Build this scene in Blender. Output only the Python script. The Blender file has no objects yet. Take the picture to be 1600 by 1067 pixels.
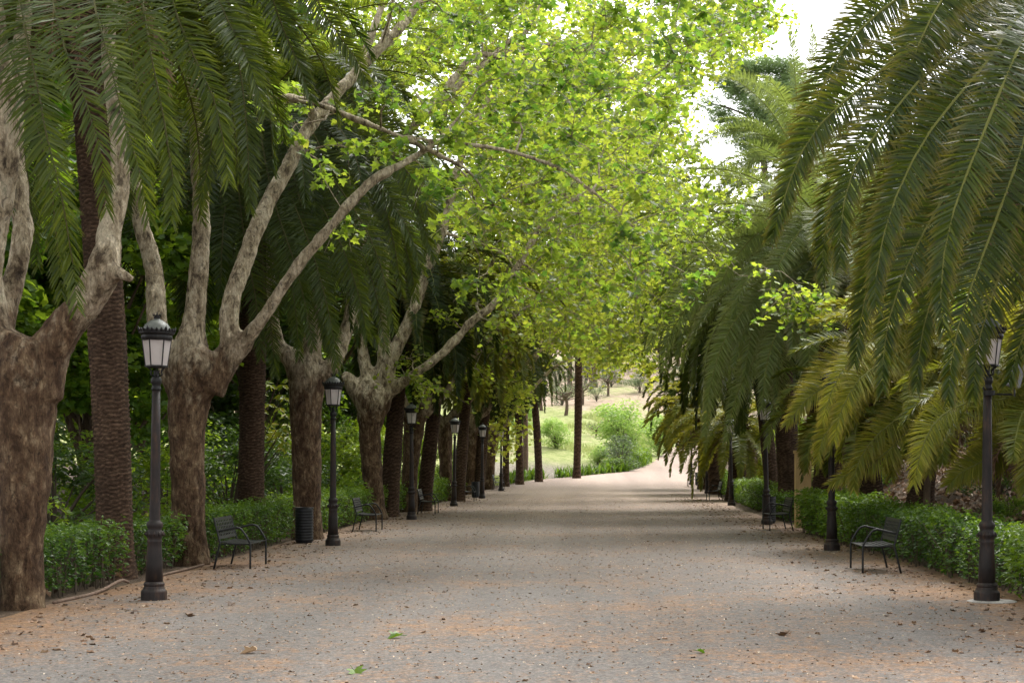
import bpy, math, random
import numpy as np
from mathutils import Vector, noise as mnoise
random.seed(7)
rng = np.random.default_rng(7)
PI = math.pi
scene = bpy.context.scene
COL = scene.collection

# ------------------------------------------------------------------ camera frame (photo is 1600 wide)
F, U0, V0, EYE = 2500.0, 920.0, 724.0, 1.67
def P(u, v, d):
    """a point seen at photo position (u, v) standing d metres down the avenue"""
    return np.array([(u-U0)/F*d, d, EYE+(V0-v)/F*d])

def smooth(a, b, x):
    t = np.clip((x-a)/(b-a), 0, 1); return t*t*(3-2*t)
LEX = [(-50,-6.35),(70,-6.35),(80,-6.0),(88,-5.4),(94,-4.74),(102,-3.4),(105,-1.43),(110,.66),(114,2.9),(123,4.6),(134,5.9),(148,7.4),(160,9.6),(180,15),(420,90)]
def path_left(y): return np.interp(y, [a for a, b in LEX], [b for a, b in LEX])
def path_right(y): return np.interp(y, [-50,60,75,96,125,150,160,180,420], [5.35,5.5,6.2,7.2,9.2,12.2,14.5,20,110])
def terrain(x, y):
    x = np.asarray(x, float); y = np.asarray(y, float)
    yl = y + 0*x
    rp = np.interp(yl, [60,75,90,98,105,110,115,120,125,130,140,150,160,200,300,460], [0,.05,.28,.5,.72,.91,1.12,1.36,1.62,1.9,2.5,3.25,4.06,8,20,38])
    rh = np.interp(yl, [60,75,90,105,118,130,150,170,200,250,300,460], [0,.05,.28,.72,1.45,3.0,5.4,7.6,11.0,16.5,23,42])
    m = smooth(0.2, 9, path_left(yl)-x)
    h = rp*(1-m)+rh*m
    dR = np.clip(x-path_right(yl)-1.1, 0, None)
    h = h + 3.6*(1-np.exp(-dR*0.16)) * 1.0
    dL = np.clip(-8.5-x, 0, None)
    h = h + 1.6*(1-np.exp(-dL*0.07))*(1-smooth(90,130,yl))
    return h
def gz(x, y): return float(terrain(x, y))

# ------------------------------------------------------------------ materials
def ND(nt, t, **kw):
    n = nt.nodes.new(t)
    for k, v in kw.items():
        if k.startswith('i_'):
            key = k[2:]
            key = int(key) if key.isdigit() else key.replace('_', ' ')
            n.inputs[key].default_value = v
        else: setattr(n, k, v)
    return n
def L(nt, a, b): nt.links.new(a, b)
def ramp(nt, stops, fac=None):
    r = nt.nodes.new('ShaderNodeValToRGB'); el = r.color_ramp.elements
    while len(el) > 1: el.remove(el[0])
    el[0].position = stops[0][0]; el[0].color = (*stops[0][1], 1)
    for p, c in stops[1:]:
        e = el.new(p); e.color = (*c, 1)
    if fac is not None: L(nt, fac, r.inputs[0])
    return r
def g3(v): return (v, v, v)
def newmat(name, rough=.6, spec=.5):
    m = bpy.data.materials.new(name); m.use_nodes = True; nt = m.node_tree
    b = nt.nodes['Principled BSDF']; b.inputs['Roughness'].default_value = rough
    b.inputs['Specular IOR Level'].default_value = spec
    return m, nt, b
def texnoise(nt, scale, detail=4, rough=.6, coord=None, dist=0, sc=None):
    n = ND(nt, 'ShaderNodeTexNoise'); n.inputs['Scale'].default_value = scale
    n.inputs['Detail'].default_value = detail; n.inputs['Roughness'].default_value = rough; n.inputs['Distortion'].default_value = dist
    if coord is None:
        coord = nt.nodes.new('ShaderNodeTexCoord').outputs['Object']
    if sc is not None:
        mp = nt.nodes.new('ShaderNodeMapping'); mp.inputs['Scale'].default_value = sc
        L(nt, coord, mp.inputs['Vector']); coord = mp.outputs['Vector']
    L(nt, coord, n.inputs['Vector'])
    return n
def mix(nt, fac, a, b, mode='MIX'):
    m = nt.nodes.new('ShaderNodeMix'); m.data_type = 'RGBA'; m.blend_type = mode
    for s, i in ((fac, 0), (a, 6), (b, 7)):
        if hasattr(s, 'node'): L(nt, s, m.inputs[i])
        elif i == 0: m.inputs[0].default_value = s
        else: m.inputs[i].default_value = (*s, 1)
    return m.outputs[2]
def bump(nt, b, height, strength=.5, dist=.02):
    n = nt.nodes.new('ShaderNodeBump'); n.inputs['Strength'].default_value = strength; n.inputs['Distance'].default_value = dist
    L(nt, height, n.inputs['Height']); L(nt, n.outputs[0], b.inputs['Normal'])

def mat_leaf(name, stops, tstops, amount=.45, rough=.45, tipcol=None, spec=.4):
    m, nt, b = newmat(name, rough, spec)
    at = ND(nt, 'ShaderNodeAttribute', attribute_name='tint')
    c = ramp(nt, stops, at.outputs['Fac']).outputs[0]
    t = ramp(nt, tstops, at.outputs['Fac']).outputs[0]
    if tipcol:
        ap = ND(nt, 'ShaderNodeAttribute', attribute_name='tip')
        f = ramp(nt, [(.3, g3(0)), (.9, g3(1))], ap.outputs['Fac']).outputs[0]
        c = mix(nt, f, c, tipcol); t = mix(nt, f, t, tuple(min(1, x*1.4) for x in tipcol))
    L(nt, c, b.inputs['Base Color'])
    tr = nt.nodes.new('ShaderNodeBsdfTranslucent'); L(nt, t, tr.inputs['Color'])
    ms = nt.nodes.new('ShaderNodeMixShader'); ms.inputs[0].default_value = amount
    L(nt, b.outputs[0], ms.inputs[1]); L(nt, tr.outputs[0], ms.inputs[2])
    L(nt, ms.outputs[0], nt.nodes['Material Output'].inputs['Surface'])
    return m
M = {}
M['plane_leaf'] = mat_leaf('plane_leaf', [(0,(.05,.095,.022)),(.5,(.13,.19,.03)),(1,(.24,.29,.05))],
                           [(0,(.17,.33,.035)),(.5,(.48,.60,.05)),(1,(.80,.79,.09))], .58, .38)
M['plane_leaf_young'] = mat_leaf('plane_leaf_young', [(0,(.10,.20,.015)),(1,(.30,.36,.03))],
                           [(0,(.34,.56,.02)),(1,(.75,.78,.05))], .55, .4)
M['palm_leaf'] = mat_leaf('palm_leaf', [(0,(.014,.028,.006)),(.6,(.038,.064,.011)),(1,(.09,.12,.018))],
                          [(0,(.05,.085,.008)),(1,(.20,.25,.02))], .3, .48, (.17,.14,.03), .22)
M['palm_leaf_deep'] = mat_leaf('palm_leaf_deep', [(0,(.016,.032,.006)),(.6,(.045,.072,.012)),(1,(.11,.145,.022))],
                          [(0,(.05,.09,.008)),(1,(.30,.34,.02))], .34, .40, (.25,.17,.025), .28)
M['palm_leaf_sunny'] = mat_leaf('palm_leaf_sunny', [(0,(.035,.060,.009)),(.6,(.11,.14,.018)),(1,(.27,.27,.04))],
                          [(0,(.14,.18,.01)),(1,(.50,.46,.04))], .36, .42, (.30,.21,.04), .3)
M['palm_leaf_grey'] = mat_leaf('palm_leaf_grey', [(0,(.055,.085,.024)),(.6,(.14,.185,.05)),(1,(.25,.30,.09))],
                          [(0,(.14,.20,.03)),(1,(.42,.5,.10))], .36, .38, (.20,.19,.07))
M['hedge_leaf'] = mat_leaf('hedge_leaf', [(0,(.025,.06,.008)),(.6,(.06,.13,.012)),(1,(.13,.22,.02))],
                          [(0,(.06,.16,.01)),(1,(.28,.42,.02))], .35, .4)
M['shrub_leaf'] = mat_leaf('shrub_leaf', [(0,(.028,.065,.01)),(.6,(.075,.15,.016)),(1,(.17,.25,.025))],
                          [(0,(.10,.25,.01)),(1,(.50,.65,.04))], .48, .45)
M['dark_leaf'] = mat_leaf('dark_leaf', [(0,(.018,.038,.009)),(1,(.055,.10,.02))], [(0,(.05,.12,.012)),(1,(.18,.30,.03))], .35, .4)
M['yellow_leaf'] = mat_leaf('yellow_leaf', [(0,(.14,.24,.015)),(1,(.45,.42,.04))], [(0,(.3,.5,.02)),(1,(.8,.72,.05))], .5, .4)
M['pale_leaf'] = mat_leaf('pale_leaf', [(0,(.13,.24,.05)),(1,(.30,.42,.12))], [(0,(.25,.45,.06)),(1,(.5,.66,.14))], .45, .5)
M['dry_grass'] = mat_leaf('dry_grass', [(0,(.14,.19,.05)),(1,(.42,.42,.20))], [(0,(.2,.3,.06)),(1,(.5,.52,.2))], .4, .7)
M['olive_leaf'] = mat_leaf('olive_leaf', [(0,(.06,.09,.045)),(1,(.16,.21,.09))], [(0,(.10,.16,.05)),(1,(.25,.33,.12))], .35, .5)
M['variegated_leaf'] = mat_leaf('variegated_leaf', [(0,(.16,.2,.05)),(.6,(.32,.34,.10)),(1,(.6,.58,.3))], [(0,(.25,.33,.05)),(1,(.7,.68,.3))], .35, .5)
M['pine_leaf'] = mat_leaf('pine_leaf', [(0,(.10,.15,.07)),(.5,(.18,.27,.11)),(1,(.28,.38,.15))], [(0,(.16,.24,.08)),(1,(.32,.44,.15))], .35, .55)
M['litter'] = mat_leaf('litter', [(0,(.05,.028,.016)),(.4,(.19,.11,.065)),(.75,(.33,.21,.14)),(.95,(.5,.36,.24)),(1,(.5,.42,.33))], [(0,(.1,.05,.02)),(1,(.4,.25,.12))], .12, .6)

def mat_rachis(name, c):
    m, nt, b = newmat(name, .45); b.inputs['Base Color'].default_value = (*c, 1); b.inputs['Roughness'].default_value = .7; b.inputs['Specular IOR Level'].default_value = .2; return m
M['rachis'] = mat_rachis('rachis', (.16,.17,.045))
M['rachis_dark'] = mat_rachis('rachis_dark', (.075,.07,.025))
M['twig'] = mat_rachis('twig', (.075,.058,.04))

def mat_plane_bark():
    m, nt, b = newmat('plane_bark', .85, .25)
    geo = nt.nodes.new('ShaderNodeNewGeometry'); sep = nt.nodes.new('ShaderNodeSeparateXYZ'); L(nt, geo.outputs['Position'], sep.inputs[0])
    n1 = texnoise(nt, 2.6, 5, .65, sc=(1,1,.5)); n2 = texnoise(nt, 6.5, 6, .72, sc=(1,1,.5), dist=.4); n3 = texnoise(nt, 30, 6, .8, sc=(1,1,.3)); n4 = texnoise(nt, 15, 3, .6, sc=(1,1,.5), dist=.5)
    pale = ramp(nt, [(.30,(.10,.075,.05)),(.40,(.15,.115,.08)),(.43,(.31,.25,.165)),(.50,(.40,.33,.23)),(.53,(.52,.44,.32)),(.64,(.60,.52,.39)),(.67,(.38,.36,.26)),(.8,(.33,.30,.20))], n2.outputs[0]).outputs[0]
    brown = ramp(nt, [(.28,(.022,.012,.006)),(.40,(.062,.034,.018)),(.49,(.105,.062,.035)),(.55,(.15,.096,.056)),(.62,(.235,.165,.10)),(.70,(.30,.23,.145)),(.74,(.16,.12,.075)),(.82,(.13,.10,.055))], n2.outputs[0]).outputs[0]
    fl = ramp(nt, [(.37,g3(.5)),(.395,g3(1)),(.60,g3(1)),(.62,g3(1.35)),(.70,g3(1.35)),(.72,g3(.85))], n4.outputs[0]).outputs[0]
    mr = nt.nodes.new('ShaderNodeMapRange'); mr.inputs['From Min'].default_value = 3.0; mr.inputs['From Max'].default_value = 4.0
    add = ND(nt, 'ShaderNodeMath', operation='MULTIPLY_ADD'); L(nt, n1.outputs[0], add.inputs[0]); add.inputs[1].default_value = 5; L(nt, sep.outputs['Z'], add.inputs[2])
    sub = ND(nt, 'ShaderNodeMath', operation='SUBTRACT'); L(nt, add.outputs[0], sub.inputs[0]); sub.inputs[1].default_value = 2.5
    L(nt, sub.outputs[0], mr.inputs['Value'])
    c = mix(nt, mr.outputs[0], brown, pale)
    c = mix(nt, 1.0, c, fl, 'MULTIPLY')
    fine = ramp(nt, [(.32,g3(.5)),(.68,g3(1.25))], n3.outputs[0]).outputs[0]
    c = mix(nt, 1.0, c, fine, 'MULTIPLY')
    L(nt, c, b.inputs['Base Color'])
    h = ND(nt, 'ShaderNodeMath', operation='MULTIPLY_ADD'); L(nt, n3.outputs[0], h.inputs[0]); h.inputs[1].default_value = .7; L(nt, n4.outputs[0], h.inputs[2])
    bump(nt, b, h.outputs[0], 1.0, .05)
    return m
M['plane_bark'] = mat_plane_bark()
def mat_palm_bark():
    m, nt, b = newmat('palm_bark', .9, .15)
    n1 = texnoise(nt, 14, 5, .7, sc=(1,1,2.2)); n2 = texnoise(nt, 2.2, 3)
    at = ND(nt, 'ShaderNodeAttribute', attribute_name='tint')
    c = ramp(nt, [(.3,(.035,.020,.013)),(.5,(.085,.052,.034)),(.7,(.16,.105,.07))], n1.outputs[0]).outputs[0]
    d = ramp(nt, [(0,g3(.35)),(.5,g3(.9)),(1,g3(1.25))], at.outputs['Fac']).outputs[0]
    c = mix(nt, 1, c, d, 'MULTIPLY'); e = ramp(nt, [(.35,g3(.75)),(.65,g3(1.2))], n2.outputs[0]).outputs[0]
    c = mix(nt, 1, c, e, 'MULTIPLY')
    L(nt, c, b.inputs['Base Color']); bump(nt, b, n1.outputs[0], .8, .02)
    return m
M['palm_bark'] = mat_palm_bark()
def mat_rough(name, stops, scale=12, sc=(1,1,1), rough=.85, bs=.6, bd=.02, scale2=2.0, lo=.75, hi=1.2, spec=.2):
    m, nt, b = newmat(name, rough, spec)
    n = texnoise(nt, scale, 6, .7, sc=sc); n2 = texnoise(nt, scale2, 3)
    c = mix(nt, 1, ramp(nt, stops, n.outputs[0]).outputs[0], ramp(nt, [(.3,g3(lo)),(.7,g3(hi))], n2.outputs[0]).outputs[0], 'MULTIPLY')
    L(nt, c, b.inputs['Base Color']); bump(nt, b, n.outputs[0], bs, bd)
    return m
M['bark'] = mat_rough('bark', [(.3,(.05,.036,.026)),(.6,(.14,.10,.07)),(.8,(.24,.18,.12))], 14, (1,1,.25))
M['iron'] = mat_rough('iron', [(.35,(.009,.009,.010)),(.6,(.015,.014,.014)),(.75,(.03,.022,.018))], 18, (1,1,.5), .5, .15, .004, 3, .85, 1.15, .25)
M['rusty_iron'] = mat_rough('rusty_iron', [(.35,(.014,.012,.012)),(.52,(.024,.018,.017)),(.62,(.045,.027,.020)),(.75,(.08,.042,.028))], 9, (1,1,.3), .58, .25, .004, 3, .8, 1.2, .25)
M['bench_paint'] = mat_rough('bench_paint', [(.3,(.010,.011,.012)),(.7,(.018,.019,.020))], 30, (1,1,1), .45, .1, .002, 3, .9, 1.1, .3)
M['bin_metal'] = mat_rough('bin_metal', [(.3,(.008,.009,.011)),(.7,(.015,.016,.019))], 20, (1,1,1), .45, .1, .002, 3, .9, 1.1, .3)
M['dome_metal'] = mat_rough('dome_metal', [(.3,(.075,.08,.075)),(.7,(.14,.15,.14))], 12, (1,1,1), .45, .15, .003, 3, .85, 1.1, .5)
M['grey_metal'] = mat_rough('grey_metal', [(.3,(.17,.18,.20)),(.7,(.25,.26,.28))], 10, (1,1,1), .5, .1, .003)
M['cream_stone'] = mat_rough('cream_stone', [(.3,(.52,.36,.17)),(.7,(.66,.48,.25))], 7, (1,1,.3), .8, .3, .01, 1.2, .85, 1.1)
M['edging'] = mat_rough('edging', [(.3,(.09,.06,.045)),(.7,(.24,.17,.13))], 20, (1,1,1), .9)
M['concrete'] = mat_rough('concrete', [(.3,(.22,.21,.20)),(.7,(.42,.40,.38))], 20)
def mat_glass():
    m, nt, b = newmat('frosted_pane', .4, .5)
    n = texnoise(nt, 7, 4, .6, sc=(1,1,.5))
    L(nt, ramp(nt, [(.3,(.60,.55,.53)),(.6,(.78,.74,.72))], n.outputs[0]).outputs[0], b.inputs['Base Color'])
    tr = nt.nodes.new('ShaderNodeBsdfTranslucent'); tr.inputs['Color'].default_value = (.86,.82,.82,1)
    ms = nt.nodes.new('ShaderNodeMixShader'); ms.inputs[0].default_value = .5
    L(nt, b.outputs[0], ms.inputs[1]); L(nt, tr.outputs[0], ms.inputs[2]); L(nt, ms.outputs[0], nt.nodes['Material Output'].inputs['Surface'])
    return m
M['pane'] = mat_glass()
def mat_path():
    m, nt, b = newmat('gravel_path', .92, .2)
    big = texnoise(nt, .42, 5, .62); mid = texnoise(nt, 3.2, 6, .78); fin = texnoise(nt, 34, 5, .85); fin2 = texnoise(nt, 11, 6, .85); sp1 = texnoise(nt, 7, 5, .85)
    grey = ramp(nt, [(.32,(.040,.037,.037)),(.46,(.094,.086,.082)),(.54,(.134,.122,.114)),(.68,(.25,.225,.20))], fin.outputs[0]).outputs[0]
    sand = ramp(nt, [(.34,(.060,.033,.02)),(.46,(.16,.092,.052)),(.54,(.245,.142,.08)),(.66,(.46,.29,.17))], fin.outputs[0]).outputs[0]
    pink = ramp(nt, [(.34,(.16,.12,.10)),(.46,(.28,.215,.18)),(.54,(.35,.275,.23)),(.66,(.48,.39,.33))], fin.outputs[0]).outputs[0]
    def madd(x, k, y):
        n = ND(nt, 'ShaderNodeMath', operation='MULTIPLY_ADD'); L(nt, x, n.inputs[0]); n.inputs[1].default_value = k
        if hasattr(y, 'node'): L(nt, y, n.inputs[2])
        else: n.inputs[2].default_value = y
        return n.outputs[0]
    at = ND(nt, 'ShaderNodeAttribute', attribute_name='tint')
    v = madd(at.outputs['Fac'], .34, madd(fin2.outputs[0], 1.5, madd(mid.outputs[0], .9, madd(big.outputs[0], .9, 0.0))))
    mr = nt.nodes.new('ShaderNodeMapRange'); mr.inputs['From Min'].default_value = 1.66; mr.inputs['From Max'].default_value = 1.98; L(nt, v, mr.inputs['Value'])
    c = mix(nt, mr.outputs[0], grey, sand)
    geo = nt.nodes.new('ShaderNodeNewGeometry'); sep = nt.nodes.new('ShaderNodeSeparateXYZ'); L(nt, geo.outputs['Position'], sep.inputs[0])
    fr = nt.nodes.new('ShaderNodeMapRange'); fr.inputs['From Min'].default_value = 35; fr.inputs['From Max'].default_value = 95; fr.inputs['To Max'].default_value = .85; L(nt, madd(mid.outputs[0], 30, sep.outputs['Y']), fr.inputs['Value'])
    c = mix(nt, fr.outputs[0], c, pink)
    sp = ramp(nt, [(.30,g3(.6)),(.42,g3(.92)),(.56,g3(1.04)),(.70,g3(1.35))], sp1.outputs[0]).outputs[0]
    c = mix(nt, 1, c, sp, 'MULTIPLY')
    wear = texnoise(nt, .55, 3, .5, sc=(1,.018,1)); wr = ramp(nt, [(.36,g3(.86)),(.5,g3(1)),(.64,g3(1.14))], wear.outputs[0]).outputs[0]
    c = mix(nt, 1, c, wr, 'MULTIPLY')
    L(nt, c, b.inputs['Base Color']); bump(nt, b, fin2.outputs[0], .4, .015)
    return m
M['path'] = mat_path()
M['soil'] = mat_rough('soil', [(.3,(.035,.026,.018)),(.5,(.10,.07,.048)),(.7,(.20,.14,.10))], 16, (1,1,1), .95, .9, .05, .8, .6, 1.3)
def mat_hill():
    m, nt, b = newmat('hill_grass', .95, .1)
    a = texnoise(nt, .055, 5, .65, sc=(1,.5,1)); f = texnoise(nt, 1.4, 6, .75); ff = texnoise(nt, 9, 4, .8)
    g = ramp(nt, [(.3,(.15,.20,.06)),(.5,(.28,.31,.12)),(.7,(.40,.39,.20))], f.outputs[0]).outputs[0]
    s = ramp(nt, [(.3,(.20,.15,.10)),(.5,(.34,.26,.19)),(.7,(.46,.38,.29))], f.outputs[0]).outputs[0]
    ad = ND(nt, 'ShaderNodeMath', operation='MULTIPLY_ADD'); L(nt, f.outputs[0], ad.inputs[0]); ad.inputs[1].default_value = .35; L(nt, a.outputs[0], ad.inputs[2])
    geo = nt.nodes.new('ShaderNodeNewGeometry'); sep = nt.nodes.new('ShaderNodeSeparateXYZ'); L(nt, geo.outputs['Position'], sep.inputs[0])
    mr = nt.nodes.new('ShaderNodeMapRange'); mr.inputs['From Min'].default_value = 150; mr.inputs['From Max'].default_value = 215; mr.inputs['To Min'].default_value = -.06; mr.inputs['To Max'].default_value = .14
    L(nt, sep.outputs['Y'], mr.inputs['Value'])
    ad2 = ND(nt, 'ShaderNodeMath', operation='ADD'); L(nt, ad.outputs[0], ad2.inputs[0]); L(nt, mr.outputs[0], ad2.inputs[1])
    m2 = ramp(nt, [(.63,g3(0)),(.77,g3(1))], ad2.outputs[0]).outputs[0]
    c = mix(nt, m2, g, s)
    bed = ramp(nt, [(.3,(.11,.10,.075)),(.5,(.21,.185,.145)),(.7,(.31,.28,.23))], ff.outputs[0]).outputs[0]
    at = ND(nt, 'ShaderNodeAttribute', attribute_name='tint')
    c = mix(nt, at.outputs['Fac'], c, bed)
    c = mix(nt, 1, c, ramp(nt, [(.3,g3(.7)),(.7,g3(1.2))], ff.outputs[0]).outputs[0], 'MULTIPLY')
    L(nt, c, b.inputs['Base Color']); bump(nt, b, ff.outputs[0], .8, .15)
    return m
M['hill'] = mat_hill()

# ------------------------------------------------------------------ mesh accumulation
class Acc:
    def __init__(s): s.v = []; s.l = []; s.c = []; s.t = []; s.tip = []; s.m = []; s.n = 0
    def add(s, v, loops, counts, tint=0.5, tip=0.0, mat=0):
        v = np.asarray(v, float).reshape(-1, 3); k = len(v)
        s.v.append(v); s.l.append(np.asarray(loops, int).ravel()+s.n); s.c.append(np.asarray(counts, int).ravel())
        s.t.append(np.broadcast_to(np.asarray(tint, float), (k,))); s.tip.append(np.broadcast_to(np.asarray(tip, float), (k,)))
        s.m.append(np.full(len(s.c[-1]), mat, int)); s.n += k
    def faces(s, v, fs, tint=.5, tip=0.0, mat=0):
        s.add(v, [i for f in fs for i in f], [len(f) for f in fs], tint, tip, mat)
    def inst(s, tv, tf, R, O, tint=.5, tip=None, mat=0):
        tv = np.asarray(tv, float); N = len(O); V = len(tv)
        w = np.einsum('nij,vj->nvi', R, tv) + O[:, None, :]
        lo = np.array([i for f in tf for i in f]); cn = np.array([len(f) for f in tf])
        loops = (lo[None, :] + (np.arange(N)*V)[:, None]).ravel()
        tt = np.repeat(np.broadcast_to(tint, (N,)), V)
        tp = np.tile(tip, N) if tip is not None else 0.0
        s.add(w.reshape(-1, 3), loops, np.tile(cn, N), tt, tp, mat)
    def build(s, name, mats, parent=None, smooth_=False):
        me = bpy.data.meshes.new(name)
        v = np.concatenate(s.v); lo = np.concatenate(s.l); cn = np.concatenate(s.c)
        if parent is not None:
            o_ = Vector((0,0,0)); p_ = parent
            while p_ is not None: o_ = o_ + p_.location; p_ = p_.parent
            v = v - np.array(o_)
        me.vertices.add(len(v)); me.vertices.foreach_set('co', v.astype(np.float32).ravel())
        me.loops.add(len(lo)); me.loops.foreach_set('vertex_index', lo.astype(np.int32))
        st = np.concatenate([[0], np.cumsum(cn)[:-1]])
        me.polygons.add(len(cn)); me.polygons.foreach_set('loop_start', st.astype(np.int32)); me.polygons.foreach_set('loop_total', cn.astype(np.int32))
        me.polygons.foreach_set('material_index', np.concatenate(s.m).astype(np.int32))
        me.polygons.foreach_set('use_smooth', np.full(len(cn), smooth_, bool))
        a = me.attributes.new('tint', 'FLOAT', 'POINT'); a.data.foreach_set('value', np.concatenate(s.t).astype(np.float32))
        tp = np.concatenate(s.tip)
        if tp.any():
            a = me.attributes.new('tip', 'FLOAT', 'POINT'); a.data.foreach_set('value', tp.astype(np.float32))
        me.update(calc_edges=True)
        for m in (mats if isinstance(mats, (list, tuple)) else [mats]): me.materials.append(m)
        o = bpy.data.objects.new(name, me); COL.objects.link(o)
        if parent is not None: o.parent = parent
        return o

def nrm(a):
    a = np.asarray(a, float); return a/np.maximum(np.linalg.norm(a, axis=-1, keepdims=True), 1e-9)
def catmull(pts, n):
    p = np.asarray(pts, float); K = len(p)
    if K == 2: t = np.linspace(0, 1, n)[:, None]; return p[0]*(1-t)+p[1]*t
    e = np.vstack([2*p[0]-p[1], p, 2*p[-1]-p[-2]])
    u = np.linspace(0, K-1-1e-6, n); i = u.astype(int); t = (u-i)[:, None]
    a, b, c, d = e[i], e[i+1], e[i+2], e[i+3]
    return .5*((2*b)+(-a+c)*t+(2*a-5*b+4*c-d)*t*t+(-a+3*b-3*c+d)*t**3)
def resample(p, n):
    d = np.concatenate([[0], np.cumsum(np.linalg.norm(np.diff(p, axis=0), axis=1))]); t = np.linspace(0, d[-1], n)
    return np.stack([np.interp(t, d, p[:, k]) for k in range(p.shape[1])], 1)
def tube(acc, pts, rad, seg=8, mat=0, tint=.5, cap=True, lump=0.0):
    p = np.asarray(pts, float); n = len(p); r = np.broadcast_to(np.asarray(rad, float), (n,))
    T = nrm(np.gradient(p, axis=0)); ref = np.array([1., 0, 0]) if abs(T[0][0]) < .8 else np.array([0, 1., 0])
    A = np.zeros_like(p); a = nrm(ref-T[0]*np.dot(ref, T[0]))
    for i in range(n):
        a = a-T[i]*np.dot(a, T[i]); a = a/max(1e-9, np.linalg.norm(a)); A[i] = a
    B = np.cross(T, A); th = np.arange(seg)/seg*2*PI
    rr = r[:, None]*np.ones(seg)
    if lump: rr = rr*(1+lump*rng.normal(size=(n, seg)))
    v = p[:, None, :]+rr[..., None]*(np.cos(th)[None, :, None]*A[:, None, :]+np.sin(th)[None, :, None]*B[:, None, :])
    i = np.arange(n-1)[:, None]*seg; j = np.arange(seg)[None, :]; j2 = (j+1) % seg
    q = np.stack([i+j, i+j2, i+seg+j2, i+seg+j], -1).reshape(-1)
    loops = list(q); cn = [4]*((n-1)*seg)
    if cap:
        loops += list(range(seg))[::-1]+[(n-1)*seg+k for k in range(seg)]; cn += [seg, seg]
    acc.add(v.reshape(-1, 3), loops, cn, tint, 0, mat)
def box(acc, c, s, mat=0, R=None, tint=.5):
    v = np.array([[x, y, z] for x in (-.5, .5) for y in (-.5, .5) for z in (-.5, .5)])*np.array(s)
    if R is not None: v = v@np.asarray(R).T
    acc.faces(v+np.array(c), [(0,1,3,2),(4,6,7,5),(0,4,5,1),(2,3,7,6),(0,2,6,4),(1,5,7,3)], tint, 0, mat)
def lathe(acc, prof, seg=24, c=(0,0,0), mat=0, scallop=None, rot=0, tint=.5):
    prof = np.array(prof, float); n = len(prof); th = np.arange(seg)/seg*2*PI+rot
    v = np.stack([prof[:, 0][:, None]*np.cos(th), prof[:, 0][:, None]*np.sin(th), np.repeat(prof[:, 1][:, None], seg, 1)], -1)+np.array(c)
    i = np.arange(n-1)[:, None]*seg; j = np.arange(seg)[None, :]; j2 = (j+1) % seg
    q = np.stack([i+j, i+j2, i+seg+j2, i+seg+j], -1).reshape(-1)
    acc.add(v.reshape(-1, 3), list(q)+list(range(seg))[::-1]+[(n-1)*seg+k for k in range(seg)], [4]*((n-1)*seg)+[seg, seg], tint, 0, mat)

# ------------------------------------------------------------------ things
def thing(name, label, cat, loc, group=None):
    o = bpy.data.objects.new(name, None); o.empty_display_size = .3; COL.objects.link(o)
    o.location = loc; o['label'] = label; o['category'] = cat
    if group: o['group'] = group
    return o
def tag(o, label, cat, group=None):
    o['label'] = label; o['category'] = cat
    if group: o['group'] = group
    return o
def children_of(o): return [c for c in list(COL.objects) if c.parent == o]
TREE = {}
def dup(root, loc, rotz=0, scale=1, label=None, group=None):
    r = root.copy(); COL.objects.link(r); r.location = loc; r.rotation_euler = (0, 0, rotz)
    r.scale = (scale,)*3 if np.isscalar(scale) else scale
    if label: r['label'] = label
    if group: r['group'] = group
    for ch in TREE[root.name]:
        c = ch[0].copy(); COL.objects.link(c); c.parent = r
        for g in ch[1]:
            d = g.copy(); COL.objects.link(d); d.parent = c
    return r
def remember(root):
    TREE[root.name] = [(c, children_of(c)) for c in children_of(root)]

# ------------------------------------------------------------------ leaf templates
LOBED = (np.array([[0,0,0],[.24,-.06,.05],[.50,.10,.10],[.31,.27,.07],[.56,.56,.12],[.24,.52,.05],[0,1,-.06],
                   [-.24,.52,.05],[-.56,.56,.12],[-.31,.27,.07],[-.50,.10,.10],[-.24,-.06,.05]]),
         [(0,1,2,3,4,5,6),(0,6,7,8,9,10,11)])
SIMPLE5 = (np.array([[0,0,0],[.48,.10,.08],[.28,.32,.05],[.48,.62,.1],[0,1,-.05],[-.48,.62,.1],[-.28,.32,.05],[-.48,.10,.08]]), [(0,1,2,3,4),(0,4,5,6,7)])
OVAL = (np.array([[0,0,0],[.24,.4,.05],[0,1,-.05],[-.24,.4,.05]]), [(0,1,2),(0,2,3)])
def leaf_frames(N, size, up=.7, droop=.35, jit=.3):
    ph = rng.uniform(0, 2*PI, N)
    y = nrm(np.stack([np.cos(ph), np.sin(ph), -np.abs(rng.normal(droop, .35, N))], 1))
    n0 = nrm(np.array([0, 0, 1.])+rng.normal(0, up, (N, 3)))
    x = nrm(np.cross(y, n0)); z = np.cross(x, y)
    s = size*rng.uniform(1-jit, 1+jit, N)
    return np.stack([x, y, z], -1)*s[:, None, None]

def blob_points(N, c, r, shell=.6):
    d = nrm(rng.normal(size=(N, 3))); t = rng.uniform(0, 1, N)**(1/3)
    t = shell+(1-shell)*t if shell < 1 else t
    t = np.where(rng.uniform(size=N) < .35, rng.uniform(.1, 1, N), t)
    return np.array(c)+d*t[:, None]*np.array(r)

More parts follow.
